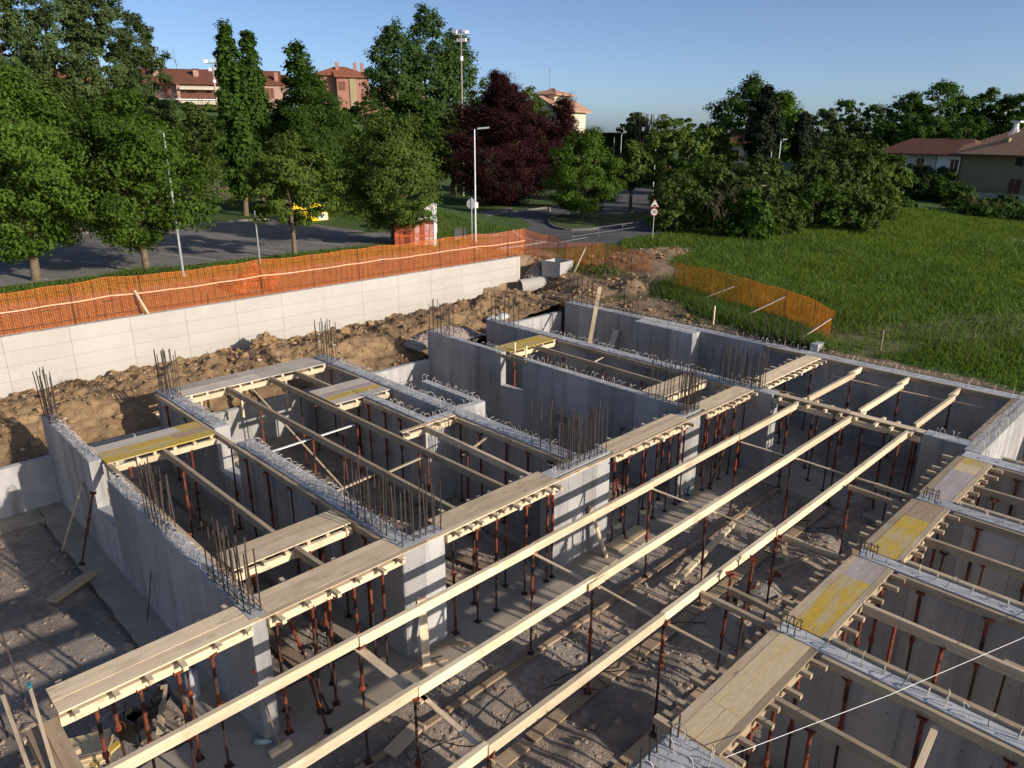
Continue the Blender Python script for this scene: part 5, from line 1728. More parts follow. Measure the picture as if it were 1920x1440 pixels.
def tree(label, px, dist, py_top, py_low, w_px, kind, mat, grade='mid', cat='tree', name='tree', group=None, var=0, r=None, limbs=6, at_=None, zb=None, lobes=None):
    b = base_of(px, dist) if at_ is None else Vector(at_)
    if zb is not None:
        b.z = zb
    dep = (b - Vector((0, 0, H))).dot(FW)
    dd = math.hypot(b.x, b.y)
    zt = far(px, py_top, dd).z
    zl = max(far(px, py_low, dd).z, b.z - .1)
    wd = w_px * dep / FPX
    hh = zt - b.z
    _tc[0] += 1
    t = thing(name, label, cat, b, group, random.uniform(0, 6.28))
    rr = r or max(.09, min(.4, .022 * hh))
    place('trunk', trunk_mesh(hh, max(.3, zl - b.z), wd, rr, limbs, _tc[0]), t)
    place('crown', crown_mesh(kind, grade, mat, wd, zt - zl, _tc[0] + var * 100), t, (0, 0, zl - b.z))
    for (dx, dy, dz, sc, kd) in (lobes or ()):
        place('crown', crown_mesh(kd, grade, mat, wd * sc, (zt - zl) * sc, _tc[0] + 555), t, (dx * wd, dy * wd, zl - b.z + dz * (zt - zl)))
    return t


G1 = 'maples along the parking lot'
tree('big leafy green tree at the left edge of the photo', 22, 41, 128, 468, 300, 'egg', 'leaf_maple', 'fine', group=G1, var=0, r=.2, limbs=8)
tree('big round green tree with its trunk on the grass verge, second from the left', 262, 40.2, 178, 452, 285, 'egg', 'leaf_maple', 'fine', group=G1, var=1, r=.17, at_=(12.5, 38.2, 1.0), limbs=8)
tree('open light green tree before the yellow containers', 545, 42.5, 256, 418, 195, 'dome', 'leaf_lime', 'fine', group=G1, var=2, r=.13, at_=(20.0, 37.3, 1.0), limbs=8)
tree('bushy light green tree above the red wrapped tank', 742, 46.8, 210, 432, 200, 'egg', 'leaf_lime', 'fine', group=G1, var=0, r=.15, at_=(27.3, 38.3, 1.0), limbs=8)
tree('dense green tree standing on the dark traffic island', 1096, 61, 246, 398, 145, 'egg', 'leaf_maple', 'fine', group='trees on the traffic island', var=1, r=.17, at_=(46.5, 39.2, 1.1))
tree('small pruned tree with a bare pale trunk on the traffic island', 1180, 68, 266, 352, 82, 'egg', 'leaf_lime', 'mid', group='trees on the traffic island', var=2, r=.15, at_=(54.1, 40.1, 1.1))
B_ = 'tall trees behind the parking lot'
tree('tall slender tree with the highest pointed tip, left of the middle', 450, 66, 50, 372, 66, 'column', 'leaf_dark', 'mid', group=B_, var=0, r=.22)
tree('slender pointed tree just right of the taller one, ragged tip', 487, 67, 68, 345, 52, 'column', 'leaf_dark', 'mid', group=B_, var=1, r=.2)
tree('big dark broad tree between the slender pair and the bushy light tree', 598, 66, 150, 392, 180, 'egg', 'leaf_dark', 'fine', group=B_, var=2, r=.3)
tree('tall pointed dark tree rising behind the open light green one', 572, 68, 84, 330, 118, 'cone', 'leaf_dark', 'mid', group=B_, var=0, r=.3)
tree('dark green tree filling in below the slender pair', 530, 70, 190, 385, 150, 'egg', 'leaf_dark', 'mid', group=B_, var=1, r=.25)
tree('tall shaggy poplar-like tree, leftmost of the group behind the copper beech', 745, 88, 46, 300, 118, 'plume', 'leaf_poplar', 'mid', group='poplars behind the copper beech', var=0, r=.35)
tree('tallest poplar behind the copper beech, topping the skyline', 806, 90, 16, 310, 110, 'plume', 'leaf_poplar', 'mid', group='poplars behind the copper beech', var=1, r=.35)
tree('poplar right of the tallest one, beside the floodlight mast', 858, 92, 62, 310, 112, 'plume', 'leaf_poplar', 'mid', group='poplars behind the copper beech', var=2, r=.35)
tree('dark tree filling the shade under the poplars', 770, 84, 190, 330, 200, 'egg', 'leaf_dark', 'mid', group='poplars behind the copper beech', var=2, r=.3)
tree('dark undergrowth tree between poplars and copper beech', 850, 84, 215, 345, 110, 'egg', 'leaf_olive', 'mid', group='poplars behind the copper beech', var=1, r=.3)
tree('huge copper beech with dark purple leaves reaching the ground', 940, 73, 152, 388, 205, 'egg', 'leaf_beech', 'fine', var=0, r=.4, limbs=8, lobes=[(-.03, .0, .55, .5, 'cone')])
tree('smaller purple beech with a pointed tip right of the huge one', 1052, 82, 188, 330, 120, 'cone', 'leaf_beech', 'fine', var=1, r=.25)
tree('bright green tree peeking out behind the copper beech', 985, 84, 168, 330, 110, 'egg', 'leaf_lime', 'mid', var=2, r=.3)
L_ = 'tall trees on the left hillside'
tree('tall feathery grey-green tree at the top left corner', 30, 66, -60, 250, 190, 'plume', 'leaf_grey', 'open', group=L_, var=0, r=.35)
tree('tall feathery tree, second along the top left skyline', 140, 70, -70, 290, 170, 'plume', 'leaf_grey', 'open', group=L_, var=1, r=.38)
tree('light feathery tree leaning right on the top left skyline', 225, 74, -30, 290, 150, 'plume', 'leaf_grey', 'open', group=L_, var=2, r=.35)
tree('sparse feathery tree with branches reaching the apartment roof', 288, 78, 34, 270, 95, 'plume', 'leaf_grey', 'open', group=L_, var=0, r=.2)
tree('broad dark tree in the middle of the left hillside', 120, 60, 160, 400, 240, 'egg', 'leaf_olive', 'mid', group=L_, var=0, r=.3)
tree('dark bushy tree low on the left hillside, behind the round tree', 300, 80, 200, 360, 170, 'egg', 'leaf_olive', 'mid', group=L_, var=1, r=.3)
tree('dark tree behind the tree at the left edge', -20, 58, 110, 420, 260, 'egg', 'leaf_olive', 'mid', group=L_, var=2, r=.3)
tree('green bushy tree right of the round tree, above the lamp', 372, 86, 205, 345, 120, 'egg', 'leaf_olive', 'mid', group=L_, var=1, r=.25)
tree('dark narrow cypress just left of the slender pair', 440, 150, 74, 200, 20, 'column', 'leaf_cypress', 'coarse', var=0, r=.2, name='cypress_tree')
for k, (px, d, a, b, w_) in enumerate(((330, 128, 195, 260, 70), (395, 120, 215, 300, 90), (350, 104, 240, 330, 100), (440, 112, 225, 320, 80), (620, 112, 200, 330, 110), (690, 116, 190, 310, 110), (650, 100, 235, 345, 120), (470, 96, 270, 345, 80))):
    tree('shrubby bush on the slope under the apartment house, ' + ('by the hedge', 'below the balcony', 'left foot of the slope', 'under the floodlight mast', 'below the red house', 'right below the red house', 'behind the dark broad tree', 'by the sunlit field')[k],
         px, d, a, b, w_, 'shrub', ('leaf_olive', 'leaf_lime', 'leaf_dark')[k % 3], 'coarse', 'bush', 'bush', 'bushes on the slope', k % 3, r=.1)
# middle and right
R_ = 'trees beyond the road'
tree('light green tree right of the pruned tree, beyond the road', 1262, 74, 226, 350, 130, 'round', 'leaf_lime', 'mid', group=R_, var=0)
tree('light green tree beside the small red roof', 1335, 86, 232, 330, 110, 'round', 'leaf_lime', 'mid', group=R_, var=1)
tree('grey bush below two bare pollards on the skyline', 1188, 105, 212, 262, 60, 'round', 'leaf_grey', 'coarse', group=R_, var=1)
tree('small round tree behind the light green tree by the pollards', 1290, 110, 222, 290, 60, 'round', 'leaf_dark', 'coarse', group=R_, var=2)
tree('broad dark crown behind the black cypress', 1398, 98, 152, 300, 165, 'egg', 'leaf_dark', 'mid', group=R_, var=0, r=.35)
tree('right half of the dark crown behind the black cypress', 1452, 94, 176, 300, 100, 'column', 'leaf_maple', 'mid', group=R_, var=1, r=.3)
tree('black conical cypress in the right half of the photo', 1427, 84, 166, 300, 62, 'column', 'leaf_cypress', 'mid', name='cypress_tree', var=1, r=.25)
tree('thin dark cypress right of the black conical one', 1500, 92, 215, 300, 32, 'column', 'leaf_cypress', 'mid', name='cypress_tree', var=2, r=.2)
for k, (px, d, a, b, w_, mt_, kd) in enumerate(((1535, 150, 205, 290, 70, 'leaf_grey', 'round'), (1578, 155, 190, 290, 75, 'leaf_poplar', 'round'), (1630, 150, 198, 285, 70, 'leaf_grey', 'round'), (1560, 120, 232, 320, 70, 'leaf_grey', 'egg'), (1690, 140, 178, 300, 95, 'leaf_dark', 'round'), (1745, 142, 160, 290, 110, 'leaf_dark', 'round'),
                                                (1795, 150, 182, 285, 70, 'leaf_poplar', 'round'), (1832, 145, 172, 290, 90, 'leaf_dark', 'round'), (1880, 150, 178, 290, 80, 'leaf_grey', 'round'), (1925, 145, 172, 290, 90, 'leaf_dark', 'round'), (1720, 130, 215, 300, 110, 'leaf_dark', 'egg'), (1800, 132, 220, 300, 120, 'leaf_dark', 'egg'), (1650, 135, 225, 300, 100, 'leaf_dark', 'egg'), (1890, 134, 220, 300, 120, 'leaf_dark', 'egg'))):
    tree('tree in the dark wood on the right skyline, ' + ('leftmost pale one', 'second pale one', 'third pale one', 'pale one below the skyline', 'first dark round one', 'tallest dark round one', 'thin one right of the tallest', 'dark one above the white chimney', 'pale thin one near the right edge', 'dark one at the right edge',
         'low dark one behind the white villa', 'low dark one above the villa roof', 'low dark one left of the villa', 'low dark one above the ochre house')[k], px, d, a, b, w_, kd, mt_, 'coarse', group='wood on the right skyline', var=k % 3)
T_ = 'bushes of the thicket by the meadow'
for k, (px, d, a, b, w_, mt_, lab) in enumerate((
        (1275, 55, 330, 452, 110, 'leaf_olive', 'leftmost bush of the thicket, over the spoil heap'), (1345, 58, 305, 445, 150, 'leaf_olive', 'tall twiggy bush of the thicket'), (1300, 66, 296, 420, 150, 'leaf_dark', 'dark bush behind the leftmost ones'),
        (1430, 60, 300, 440, 170, 'leaf_olive', 'broad bush in the middle of the thicket'), (1415, 53, 360, 460, 90, 'leaf_dark', 'low bush at the meadow edge'), (1510, 66, 296, 430, 170, 'leaf_olive', 'rounded bush right of the middle'),
        (1590, 70, 268, 420, 190, 'leaf_olive', 'tall bushy tree of the thicket before the villa'), (1655, 72, 290, 418, 120, 'leaf_lime', 'lighter bush at the right end of the thicket'), (1545, 62, 345, 432, 140, 'leaf_dark', 'dark low bush under the tall bushy tree'),
        (1610, 63, 360, 425, 130, 'leaf_olive', 'low bush at the right meadow corner'), (1480, 57, 375, 448, 100, 'leaf_olive', 'small leafy bush spilling into the meadow'), (1560, 86, 275, 330, 90, 'leaf_grey', 'grey bush behind the thicket'),
        (1700, 92, 330, 395, 90, 'leaf_dark', 'dark hedge bush before the white villa'), (1760, 94, 335, 395, 110, 'leaf_dark', 'dark garden bush left of the ochre house'), (1770, 100, 318, 360, 60, 'leaf_olive', 'garden tree before the white villa'), (1850, 88, 378, 412, 90, 'leaf_olive', 'dry bush below the ochre house'), (1905, 88, 375, 408, 80, 'leaf_dark', 'dark bush at the right edge below the ochre house'), (1690, 82, 375, 408, 70, 'leaf_dark', 'low dark bush at the meadow corner'), (1672, 100, 292, 380, 70, 'leaf_olive', 'tall bush hiding the left corner of the villa'), (1732, 104, 312, 385, 60, 'leaf_olive', 'round garden bush under the villa windows'),
        (1800, 90, 345, 400, 70, 'leaf_dark', 'dark bush at the left corner of the ochre house'), (1835, 84, 385, 420, 80, 'leaf_dark', 'low dark bush along the pale path'), (1880, 84, 388, 420, 90, 'leaf_dark', 'low dark bush by the right edge path'))):
    tree(lab, px, d, a, b, w_, 'shrub', mt_, 'mid', 'bush', 'bush', T_, k % 3, r=.08, limbs=7)
# bare twigs showing in the thicket
tw = thing('bare_bush', 'leafless twiggy bush tangled in the thicket', 'bush', base_of(1372, 56))
bb = MB()
rg = random.Random(5)
for k in range(46):
    a = rg.uniform(0, 6.28)
    p0 = Vector((rg.uniform(-1.2, 1.2), rg.uniform(-.8, .8), 0))
    p1 = p0 + Vector((math.cos(a) * .8, math.sin(a) * .8, rg.uniform(1.4, 2.6)))
    p2 = p1 + Vector((math.cos(a + .5) * .9, math.sin(a + .5) * .9, rg.uniform(.3, 1.5)))
    bb.tube([p0, p1, p2], [.03, .02, .006], 4)
    bb.tube([p1, p1 + Vector((math.cos(a - 1) * .7, math.sin(a - 1) * .7, .8))], [.015, .005], 3)
bb.build('twigs', M['bark'], tw)
for k, px in enumerate((1200, 1222)):
    b0 = base_of(px, 104)
    zt = far(px, 212, 104).z - b0.z
    t = thing('pollard_tree', 'bare pollarded tree on the skyline, %s of two' % ('left', 'right')[k], 'tree', b0)
    tb = MB()
    tb.tube([(0, 0, -.2), (0, 0, zt * .55)], [.3, .22], 8)
    for j in range(9):
        a = 2 * PI * j / 9
        p0 = Vector((0, 0, zt * .52))
        p1 = p0 + Vector((math.cos(a) * .9, math.sin(a) * .9, zt * .2))
        tb.tube([p0, p1, p1 + Vector((math.cos(a) * .4, math.sin(a) * .4, zt * .27))], [.15, .11, .04], 5)
        tb.tube([p1, p1 + Vector((math.cos(a + 1) * .5, math.sin(a + 1) * .5, zt * .2))], [.08, .03], 4)
    tb.build('trunk', M['bark'], t)


def hedge(label, px0, px1, d0, d1, py_t, py_b, depth, mat='leaf_hedge'):
    a, b = far(px0, 250, d0), far(px1, 250, d1)
    zb_ = min(float(ground_z(np.array([a.x]), np.array([a.y]))[0]), far(px0, py_b, d0).z)
    zt_ = far(px0, py_t, d0).z
    L = math.hypot(b.x - a.x, b.y - a.y)
    n_ = int(60 * L * max(1, zt_ - zb_))
    n_ = min(n_, 9000)
    P = np.stack([RNG.uniform(0, L, n_), RNG.uniform(-depth / 2, depth / 2, n_), RNG.uniform(0, 1, n_)], 1)
    face = RNG.integers(0, 3, n_)
    P[face == 0, 1] = -depth / 2 + RNG.normal(0, .06, (face == 0).sum())
    P[face == 1, 2] = 1
    P[face == 2, 1] = depth / 2
    P[:, 2] = P[:, 2] * (zt_ - zb_) + RNG.normal(0, .08, n_)
    nr = RNG.normal(size=P.shape)
    nr /= np.linalg.norm(nr, axis=1, keepdims=True)
    u = np.cross(nr, RNG.normal(size=P.shape))
    u /= np.linalg.norm(u, axis=1, keepdims=True)
    v_ = np.cross(nr, u)
    s = .22
    q = np.stack([P - u * s, P - v_ * s * .6, P + u * s, P + v_ * s * .6], 1)
    t = thing('hedge', label, 'hedge', (a.x, a.y, zb_), None, math.atan2(b.y - a.y, b.x - a.x))
    place('foliage', np_mesh('foliage', q.reshape(-1, 3), np.arange(n_ * 4).reshape(-1, 4), M[mat]), t)
    MB().box(.1, L - .1, -depth / 2 + .15, depth / 2 - .15, 0, zt_ - zb_ - .15).build('inner_twigs', M['leaf_hedge'], t)


hedge('tall dark clipped hedge beyond the road, in the middle of the skyline', 1112, 1262, 108, 104, 252, 300, 2.5)
hedge('low green hedge in front of the apartment house', 300, 440, 152, 156, 199, 214, 1.5, 'leaf_olive')
hedge('dark low hedge along the garden below the ochre house', 1690, 1990, 80, 84, 395, 415, 1.2)


# ------------------------------------------------------------------ grass blades
def blades(name, x, y, z, hgt, wid, mat):
    n_ = len(x)
    a = RNG.uniform(0, 6.28, n_)
    ln = RNG.normal(0, .6, (n_, 2)) * hgt[:, None]
    dx, dy = np.cos(a) * wid, np.sin(a) * wid
    A = np.stack([x - dx, y - dy, z - .03], 1)
    B = np.stack([x + dx, y + dy, z - .03], 1)
    T = np.stack([x + ln[:, 0], y + ln[:, 1], z + hgt], 1)
    Vv = np.stack([A, B, T], 1).reshape(-1, 3)
    return tag(place(name, np_mesh(name, Vv, np.arange(n_ * 3).reshape(-1, 3), M[mat])), kind='stuff')


n_ = 260000
rr = 26 + 56 * RNG.uniform(0, 1, n_) ** .8
aa = np.radians(RNG.uniform(2, 37, n_))
x, y = rr * np.cos(aa), rr * np.sin(aa)
sm, dm = soil_mask(x, y), dry_mask(x, y)
keep = (x > 27) & (y < 29.5) & (RNG.uniform(0, 1, n_) > sm * 1.35) & (RNG.uniform(0, 1, n_) > dm * .9) & (vnoise(x * .35, y * .35, 12) + RNG.uniform(0, .9, n_) > .45)
x, y, rr = x[keep], y[keep], rr[keep]
hg = RNG.uniform(.10, .30, len(x)) * (.55 + .8 * vnoise(x * .3, y * .3, 19)) * np.where(dry_mask(x, y) > .3, .5, 1)
blades('meadow_grass', x, y, ground_z(x, y), hg, .014 + rr * .0006, 'blade')
n_ = 26000
rr = 28 + 48 * RNG.uniform(0, 1, n_) ** .8
aa = np.radians(RNG.uniform(2, 36, n_))
x, y = rr * np.cos(aa), rr * np.sin(aa)
keep = (x > 29) & (y < 28) & (soil_mask(x, y) < .3) & (vnoise(x * .22, y * .22, 47) > .56)
x, y, rr = x[keep], y[keep], rr[keep]
blades('meadow_weeds', x, y, ground_z(x, y), RNG.uniform(.2, .55, len(x)), .012 + rr * .0005, 'weed')
n_ = 3500
x = RNG.uniform(27.0, 32.3, n_)
y = RNG.uniform(11, 28.5, n_)
keep = vnoise(x * .7, y * .7, 33) > .58
x, y = x[keep], y[keep]
blades('pioneer_weeds', x, y, ground_z(x, y) + .05, RNG.uniform(.08, .28, len(x)), np.full(len(x), .02), 'weed')
x = np.concatenate([RNG.normal(31.6, .4, 500), RNG.normal(31.9, .4, 250)])
y = np.concatenate([RNG.normal(27.2, .5, 500), RNG.normal(25.2, .6, 250)])
blades('fence_corner_grass', x, y, ground_z(x, y) + .05, RNG.uniform(.12, .4, len(x)), np.full(len(x), .025), 'weed')
n_ = 15000
x = RNG.uniform(2, 33, n_)
y = RNG.uniform(35.2, 39.2, n_)
keep = RNG.uniform(0, 1, n_) > .2
x, y = x[keep], y[keep]
blades('verge_grass', x, y, np.full(len(x), 1.0), RNG.uniform(.08, .22, len(x)), np.full(len(x), .03), 'blade')
n_ = 9000
u = RNG.uniform(0, 1, n_)
x = np.interp(u, [0, .5, 1], [27.5, 29.6, 32.2]) + RNG.normal(-.3, .5, n_)
y = np.interp(u, [0, .5, 1], [11.0, 16.6, 21.0]) + RNG.normal(0, .5, n_)
k_ = x > 26.9
x, y = x[k_], y[k_]
blades('fence_weeds', x, y, ground_z(x, y) + .05, RNG.uniform(.15, .55, len(x)), np.full(len(x), .02), 'weed')
x = RNG.uniform(31.8, 38, 7000)
y = RNG.uniform(38, 60, 7000)
blades('mound_grass', x, y, ground_z(x, y), RNG.uniform(.1, .25, 7000), np.full(7000, .04), 'blade')
x = np.concatenate([RNG.normal(cx, .5, 700) for cx in (12.4, 20.0, 11.6)])
y = np.concatenate([RNG.normal(cy, .35, 700) for cy in (38.0, 37.1, 37.9)])
blades('trunk_weeds', x, y, np.full(len(x), 1.02), RNG.uniform(.15, .5, len(x)), np.full(len(x), .03), 'weed')


# ------------------------------------------------------------------ buildings
def house(name, label, px, d, ang, boxes_fn):
    """origin: ground point under photo column px at distance d; local x runs to the right in the picture, y away"""
    b = base_of(px, d)
    az = math.atan2(b.y, b.x)
    t = thing(name, label, 'house', b, None, az - PI / 2 + ang)
    return t, (b - Vector((0, 0, H))).dot(FW) / FPX


def gable(b, x0, x1, y0, y1, z0, z1, over=.5, axis='x', th=.18):
    """two roof slabs with eaves, ridge along axis"""
    if axis == 'x':
        ym = (y0 + y1) / 2
        s = (z1 - z0) / (ym - y0)
        for ya, sg in ((y0, -1), (y1, 1)):
            e = ya + sg * over
            ze = z0 - s * over
            vs = [(x0 - over, e, ze), (x1 + over, e, ze), (x1 + over, ym, z1), (x0 - over, ym, z1)]
            vs += [(v_[0], v_[1], v_[2] + th) for v_ in vs]
            b.add(vs, [(0, 3, 2, 1), (4, 5, 6, 7), (0, 1, 5, 4), (1, 2, 6, 5), (2, 3, 7, 6), (3, 0, 4, 7)])
    return b


def hip(b, x0, x1, y0, y1, z0, z1, over=.6, th=.16, inset=None):
    i = inset if inset is not None else (y1 - y0) / 2
    xm0, xm1, ym = x0 + i, x1 - i, (y0 + y1) / 2
    s = (z1 - z0) / ((y1 - y0) / 2)
    ze = z0 - s * over
    lo = [(x0 - over, y0 - over, ze), (x1 + over, y0 - over, ze), (x1 + over, y1 + over, ze), (x0 - over, y1 + over, ze)]
    r0, r1 = (xm0, ym, z1), (xm1, ym, z1)
    vs = lo + [(p[0], p[1], p[2] + th) for p in lo] + [(r0[0], r0[1], z1 + th), (r1[0], r1[1], z1 + th)]
    b.add(vs, [(0, 3, 2, 1), (0, 1, 5, 4), (1, 2, 6, 5), (2, 3, 7, 6), (3, 0, 4, 7), (4, 5, 9, 8), (6, 7, 8, 9), (5, 6, 9), (7, 4, 8)])
    return b


def window(t, x, y, z, wd, ht, shut=False, frame='white_paint'):
    """a window set in the wall face y, facing the camera"""
    f_ = MB().box(x - wd / 2 - .08, x + wd / 2 + .08, y - .05, y + .02, z - .1, z).box(x - wd / 2 - .08, x + wd / 2 + .08, y - .05, y + .02, z + ht, z + ht + .08)
    f_.box(x - wd / 2 - .08, x - wd / 2, y - .05, y + .02, z, z + ht).box(x + wd / 2, x + wd / 2 + .08, y - .05, y + .02, z, z + ht).box(x - .025, x + .025, y - .04, y + .01, z, z + ht)
    w_ = f_.build('window', M[frame], t)
    MB().box(x - wd / 2, x + wd / 2, y - .02, y + .012, z, z + ht).build('pane', M['shutter' if shut else 'glass_dark'], w_)
    return w_


# long apartment house on the hill
t, mpp = house('apartment_house', 'long pink apartment house with a brown roof, balconies and awnings on the hill', 400, 165, -.10, None)
X0, X1 = -14.5, 14.0
E_ = far(400, 158, 165).z - t.location.z
FLR = E_ - 2.75
MB().box(X0, X1, 0, 9, -2, E_).build('wall', M['pink'], t)
rf = gable(MB(), X0, X1, -1.4, 9, E_, E_ + 2.7, .35).build('roof', M['roof_dark'], t)
for x in (-8.6, -1.4, 5.8):
    ch = MB().box(x - .45, x + .45, .9, 1.9, E_ + .3, E_ + 2.6).build('chimney', M['pink'], rf)
    MB().box(x - .6, x + .6, .75, 2.05, E_ + 2.6, E_ + 2.8).build('chimney_cap', M['roof_dark'], t)
for z in (FLR, FLR - 2.85):
    MB().box(X0, X1, -1.5, -.02, z - .22, z).build('balcony_slab', M['white_paint'], t)
for k, x in enumerate((-11.6, -4.6, 3.0, 10)):
    MB().box(x - .28, x + .28, -1.45, -.01, FLR - 4.5, E_ - .1).build('pier', M['pink'], t)
rl = MB()
for x in np.arange(X0 + .2, X1, .22):
    if -4.2 < x < 2.6: continue
    rl.box(x, x + .04, -1.48, -1.44, FLR, FLR + .95)
rl.box(X0, -4.9, -1.49, -1.43, FLR + .95, FLR + 1.0).box(3.3, X1, -1.49, -1.43, FLR + .95, FLR + 1.0)
rl.build('railing', M['pink'], t)
MB().box(-4.3, 2.7, -1.47, -1.43, FLR + .1, FLR + 1.05).build('balcony_panel', M['shutter'], t)
for (xa, xb, z) in ((-4.3, 2.7, E_ - .35), (-4.3, 2.7, FLR - .25), (3.3, 9.7, FLR - .25)):
    aw = MB()
    n_ = 14
    for k in range(n_):
        xk, xk1 = xa + (xb - xa) * k / n_, xa + (xb - xa) * (k + 1) / n_
        aw.add([(xk, -1.0, z), (xk1, -1.0, z), (xk1, -2.1, z - .55), (xk, -2.1, z - .55), (xk1, -2.1, z - .78), (xk, -2.1, z - .74 - .04 * (k % 2))], [(0, 1, 2, 3), (3, 2, 4, 5)])
    aw.build('awning', M['cream'], t)
for x in (-13, -9.5, -6.8, -2.5, .8, 5.0, 7.4, 12):
    for z, h_ in ((FLR + .02, 2.15), (FLR - 2.82, 2.15)):
        window(t, x, 0, z + .02, 1.3, h_, True, 'pink')
MB().tube([(-5, 4, E_ + 2.5), (-5.3, 4, E_ + 6.5)], .04, 5).tube([(-5.4, 3.6, E_ + 4.6), (-5, 4.4, E_ + 3.6)], .05, 4).build('antenna', M['wire'], t)
t, mpp = house('pink_house_wing', 'white-cornered end of the pink apartment house right of the slender trees', 512, 162, 0, None)
E_ = far(512, 158, 162).z - t.location.z
MB().box(-1.6, 4, 0, 7, -3, E_).build('wall', M['pink'], t)
MB().box(-2.1, -1.55, -.2, .4, -3, E_).build('pier', M['white_paint'], t)
rf = gable(MB(), -1.8, 4, 0, 7, E_, E_ + 1.8, .4).build('roof', M['roof_dark'], t)
MB().box(1.7, 2.4, .8, 1.5, E_, E_ + 2.2).build('chimney', M['rose'], rf)
window(t, .6, 0, E_ - 2.6, 1.5, 1.9, True, 'pink')
t, mpp = house('red_house', 'red house with orange tiled roofs behind the dark broad tree', 655, 158, .08, None)
E_ = far(655, 145, 158).z - t.location.z
MB().box(-5.2, 3.2, 1, 9, -3, E_ + .6).build('wall', M['rose'], t)
MB().box(-1.5, 4.6, -.8, .99, -3, E_).build('wall', M['rose'], t)
MB().box(.9, 2.1, -1.0, -.81, -3, E_ - .3).build('bay', M['ochre'], t)
rf = hip(MB(), -5.2, 4.6, 1, 9, E_ + .6, E_ + 2.1, .7).build('roof', M['roof_tile'], t)
MB().add([(-2, -1.5, E_ - .05), (5.2, -1.5, E_ - .05), (5.2, 1.3, E_ + 1.0), (-2, 1.3, E_ + 1.0), (-2, -1.5, E_ + .1), (5.2, -1.5, E_ + .1), (5.2, 1.3, E_ + 1.15), (-2, 1.3, E_ + 1.15)], [(0, 3, 2, 1), (4, 5, 6, 7), (0, 1, 5, 4), (1, 2, 6, 5), (2, 3, 7, 6), (3, 0, 4, 7)]).build('roof', M['roof_tile'], t)
for x in (-1.0, 2.5, 3.9):
    MB().box(x - .3, x + .3, 3, 3.6, E_ + 1.2, E_ + 2.9).build('chimney', M['rose'], rf)
window(t, -.6, -.8, E_ - 2.4, 1.3, 1.6, True, 'rose')
window(t, 3.6, -.8, E_ - 4.4, 1.1, 1.6, True, 'rose')
MB().box(5.5, 16.5, 2, 9, -3, E_ - 1.9).build('wall', M['rose'], t)
hip(MB(), 5.5, 16.5, 2, 9, E_ - 1.9, E_ - .5, .6).build('roof', M['roof_tile'], t)
# cream house
t, mpp = house('cream_house', 'cream house gable with stepped tiled roofs between the purple beeches', 1012, 112, -.55, None)
E_ = far(1012, 205, 112).z - t.location.z
MB().box(-3.2, 3.0, 0, 8, -1, E_).add([(-3.2, 0, E_), (3.0, 0, E_), (-.1, 0, E_ + 1.5), (-3.2, 8, E_), (3.0, 8, E_), (-.1, 8, E_ + 1.5)], [(0, 1, 2), (3, 5, 4), (0, 3, 4, 1), (1, 4, 5, 2), (3, 0, 2, 5)]).build('wall', M['cream'], t)
r_ = MB()
for sx, xe in ((-1, -3.9), (1, 3.7)):
    vs = [(xe, -.7, E_ - .35), (xe, 8.6, E_ - .35), (-.1, 8.6, E_ + 1.62), (-.1, -.7, E_ + 1.62)]
    vs += [(p[0], p[1], p[2] + .2) for p in vs]
    r_.add(vs, [(0, 3, 2, 1), (4, 5, 6, 7), (0, 1, 5, 4), (1, 2, 6, 5), (2, 3, 7, 6), (3, 0, 4, 7)])
rf = r_.build('roof', M['roof_pale'], t)
MB().box(-2.2, 1.4, 1.5, 6, E_ + .9, E_ + 2.1).build('chimney', M['cream'], rf)
hip(MB(), -2.2, 1.4, 1.5, 6, E_ + 2.1, E_ + 2.8, .6).build('roof', M['roof_pale'], t)
MB().tube([(-.4, 3, E_ + 2.6), (-.4, 3, E_ + 5.6)], .035, 5).tube([(-.4, 2.7, E_ + 5.2), (-.4, 3.3, E_ + 5.2)], .03, 4).build('antenna', M['galv'], t)
window(t, -1.4, 0, E_ - 3.2, 1.0, 1.5, True, 'cream')
# small house behind the black cypress
t, mpp = house('small_house', 'small cream house with a dark red roof left of the black cypress', 1386, 92, -.3, None)
E_ = far(1386, 268, 92).z - t.location.z
MB().box(-1.6, 2.0, 0, 5, -1, E_).build('wall', M['cream'], t)
gable(MB(), -1.6, 2.0, 0, 5, E_, E_ + 1.3, .4).build('roof', M['roof_dark'], t)
window(t, -.5, 0, E_ - 2.0, .8, 1.2, True, 'cream')
# white villa
t, mpp = house('white_villa', 'white villa with a dark red tiled roof left of the ochre house', 1735, 118, -.40, None)
E_ = far(1735, 287, 118).z - t.location.z
MB().box(-6.0, 1.8, 0, 8, -1, E_).build('wall', M['whitewall'], t)
MB().box(1.81, 6.4, -.7, 7.6, -1, E_ - .1).build('wall', M['whitewall'], t)
r_ = hip(MB(), -6.0, 6.4, -.7, 8, E_, E_ + 1.7, .6, inset=2.2).build('roof', M['roof_dark'], t)
MB().tube([(8.0, 6, E_ + .5), (8.0, 6, E_ + 1.6), (8.0, 6, E_ + 2.3), (8.0, 6, E_ + 3.2), (8.0, 6, E_ + 3.9)], [.75, .7, .9, .35, .3], 8).box(7.4, 8.6, 5.4, 6.6, E_ + 3.9, E_ + 4.1).build('chimney', M['white_paint'], r_)
MB().box(6.41, 11.5, 2, 8, -1, E_ + .1).build('wall', M['whitewall'], t)
hip(MB(), 6.41, 11.5, 2, 8, E_ + .1, E_ + 1.5, .5, inset=2).build('roof', M['roof_dark'], t)
for x, y in ((-3.6, 0), (-.6, 0), (4.0, -.7)):
    window(t, x, y, E_ - 2.1, 1.0, 1.4, True)
    MB().box(x - .7, x + .7, y - .3, y - .06, E_ - .62, E_ - .55).build('hood', M['white_paint'], t)
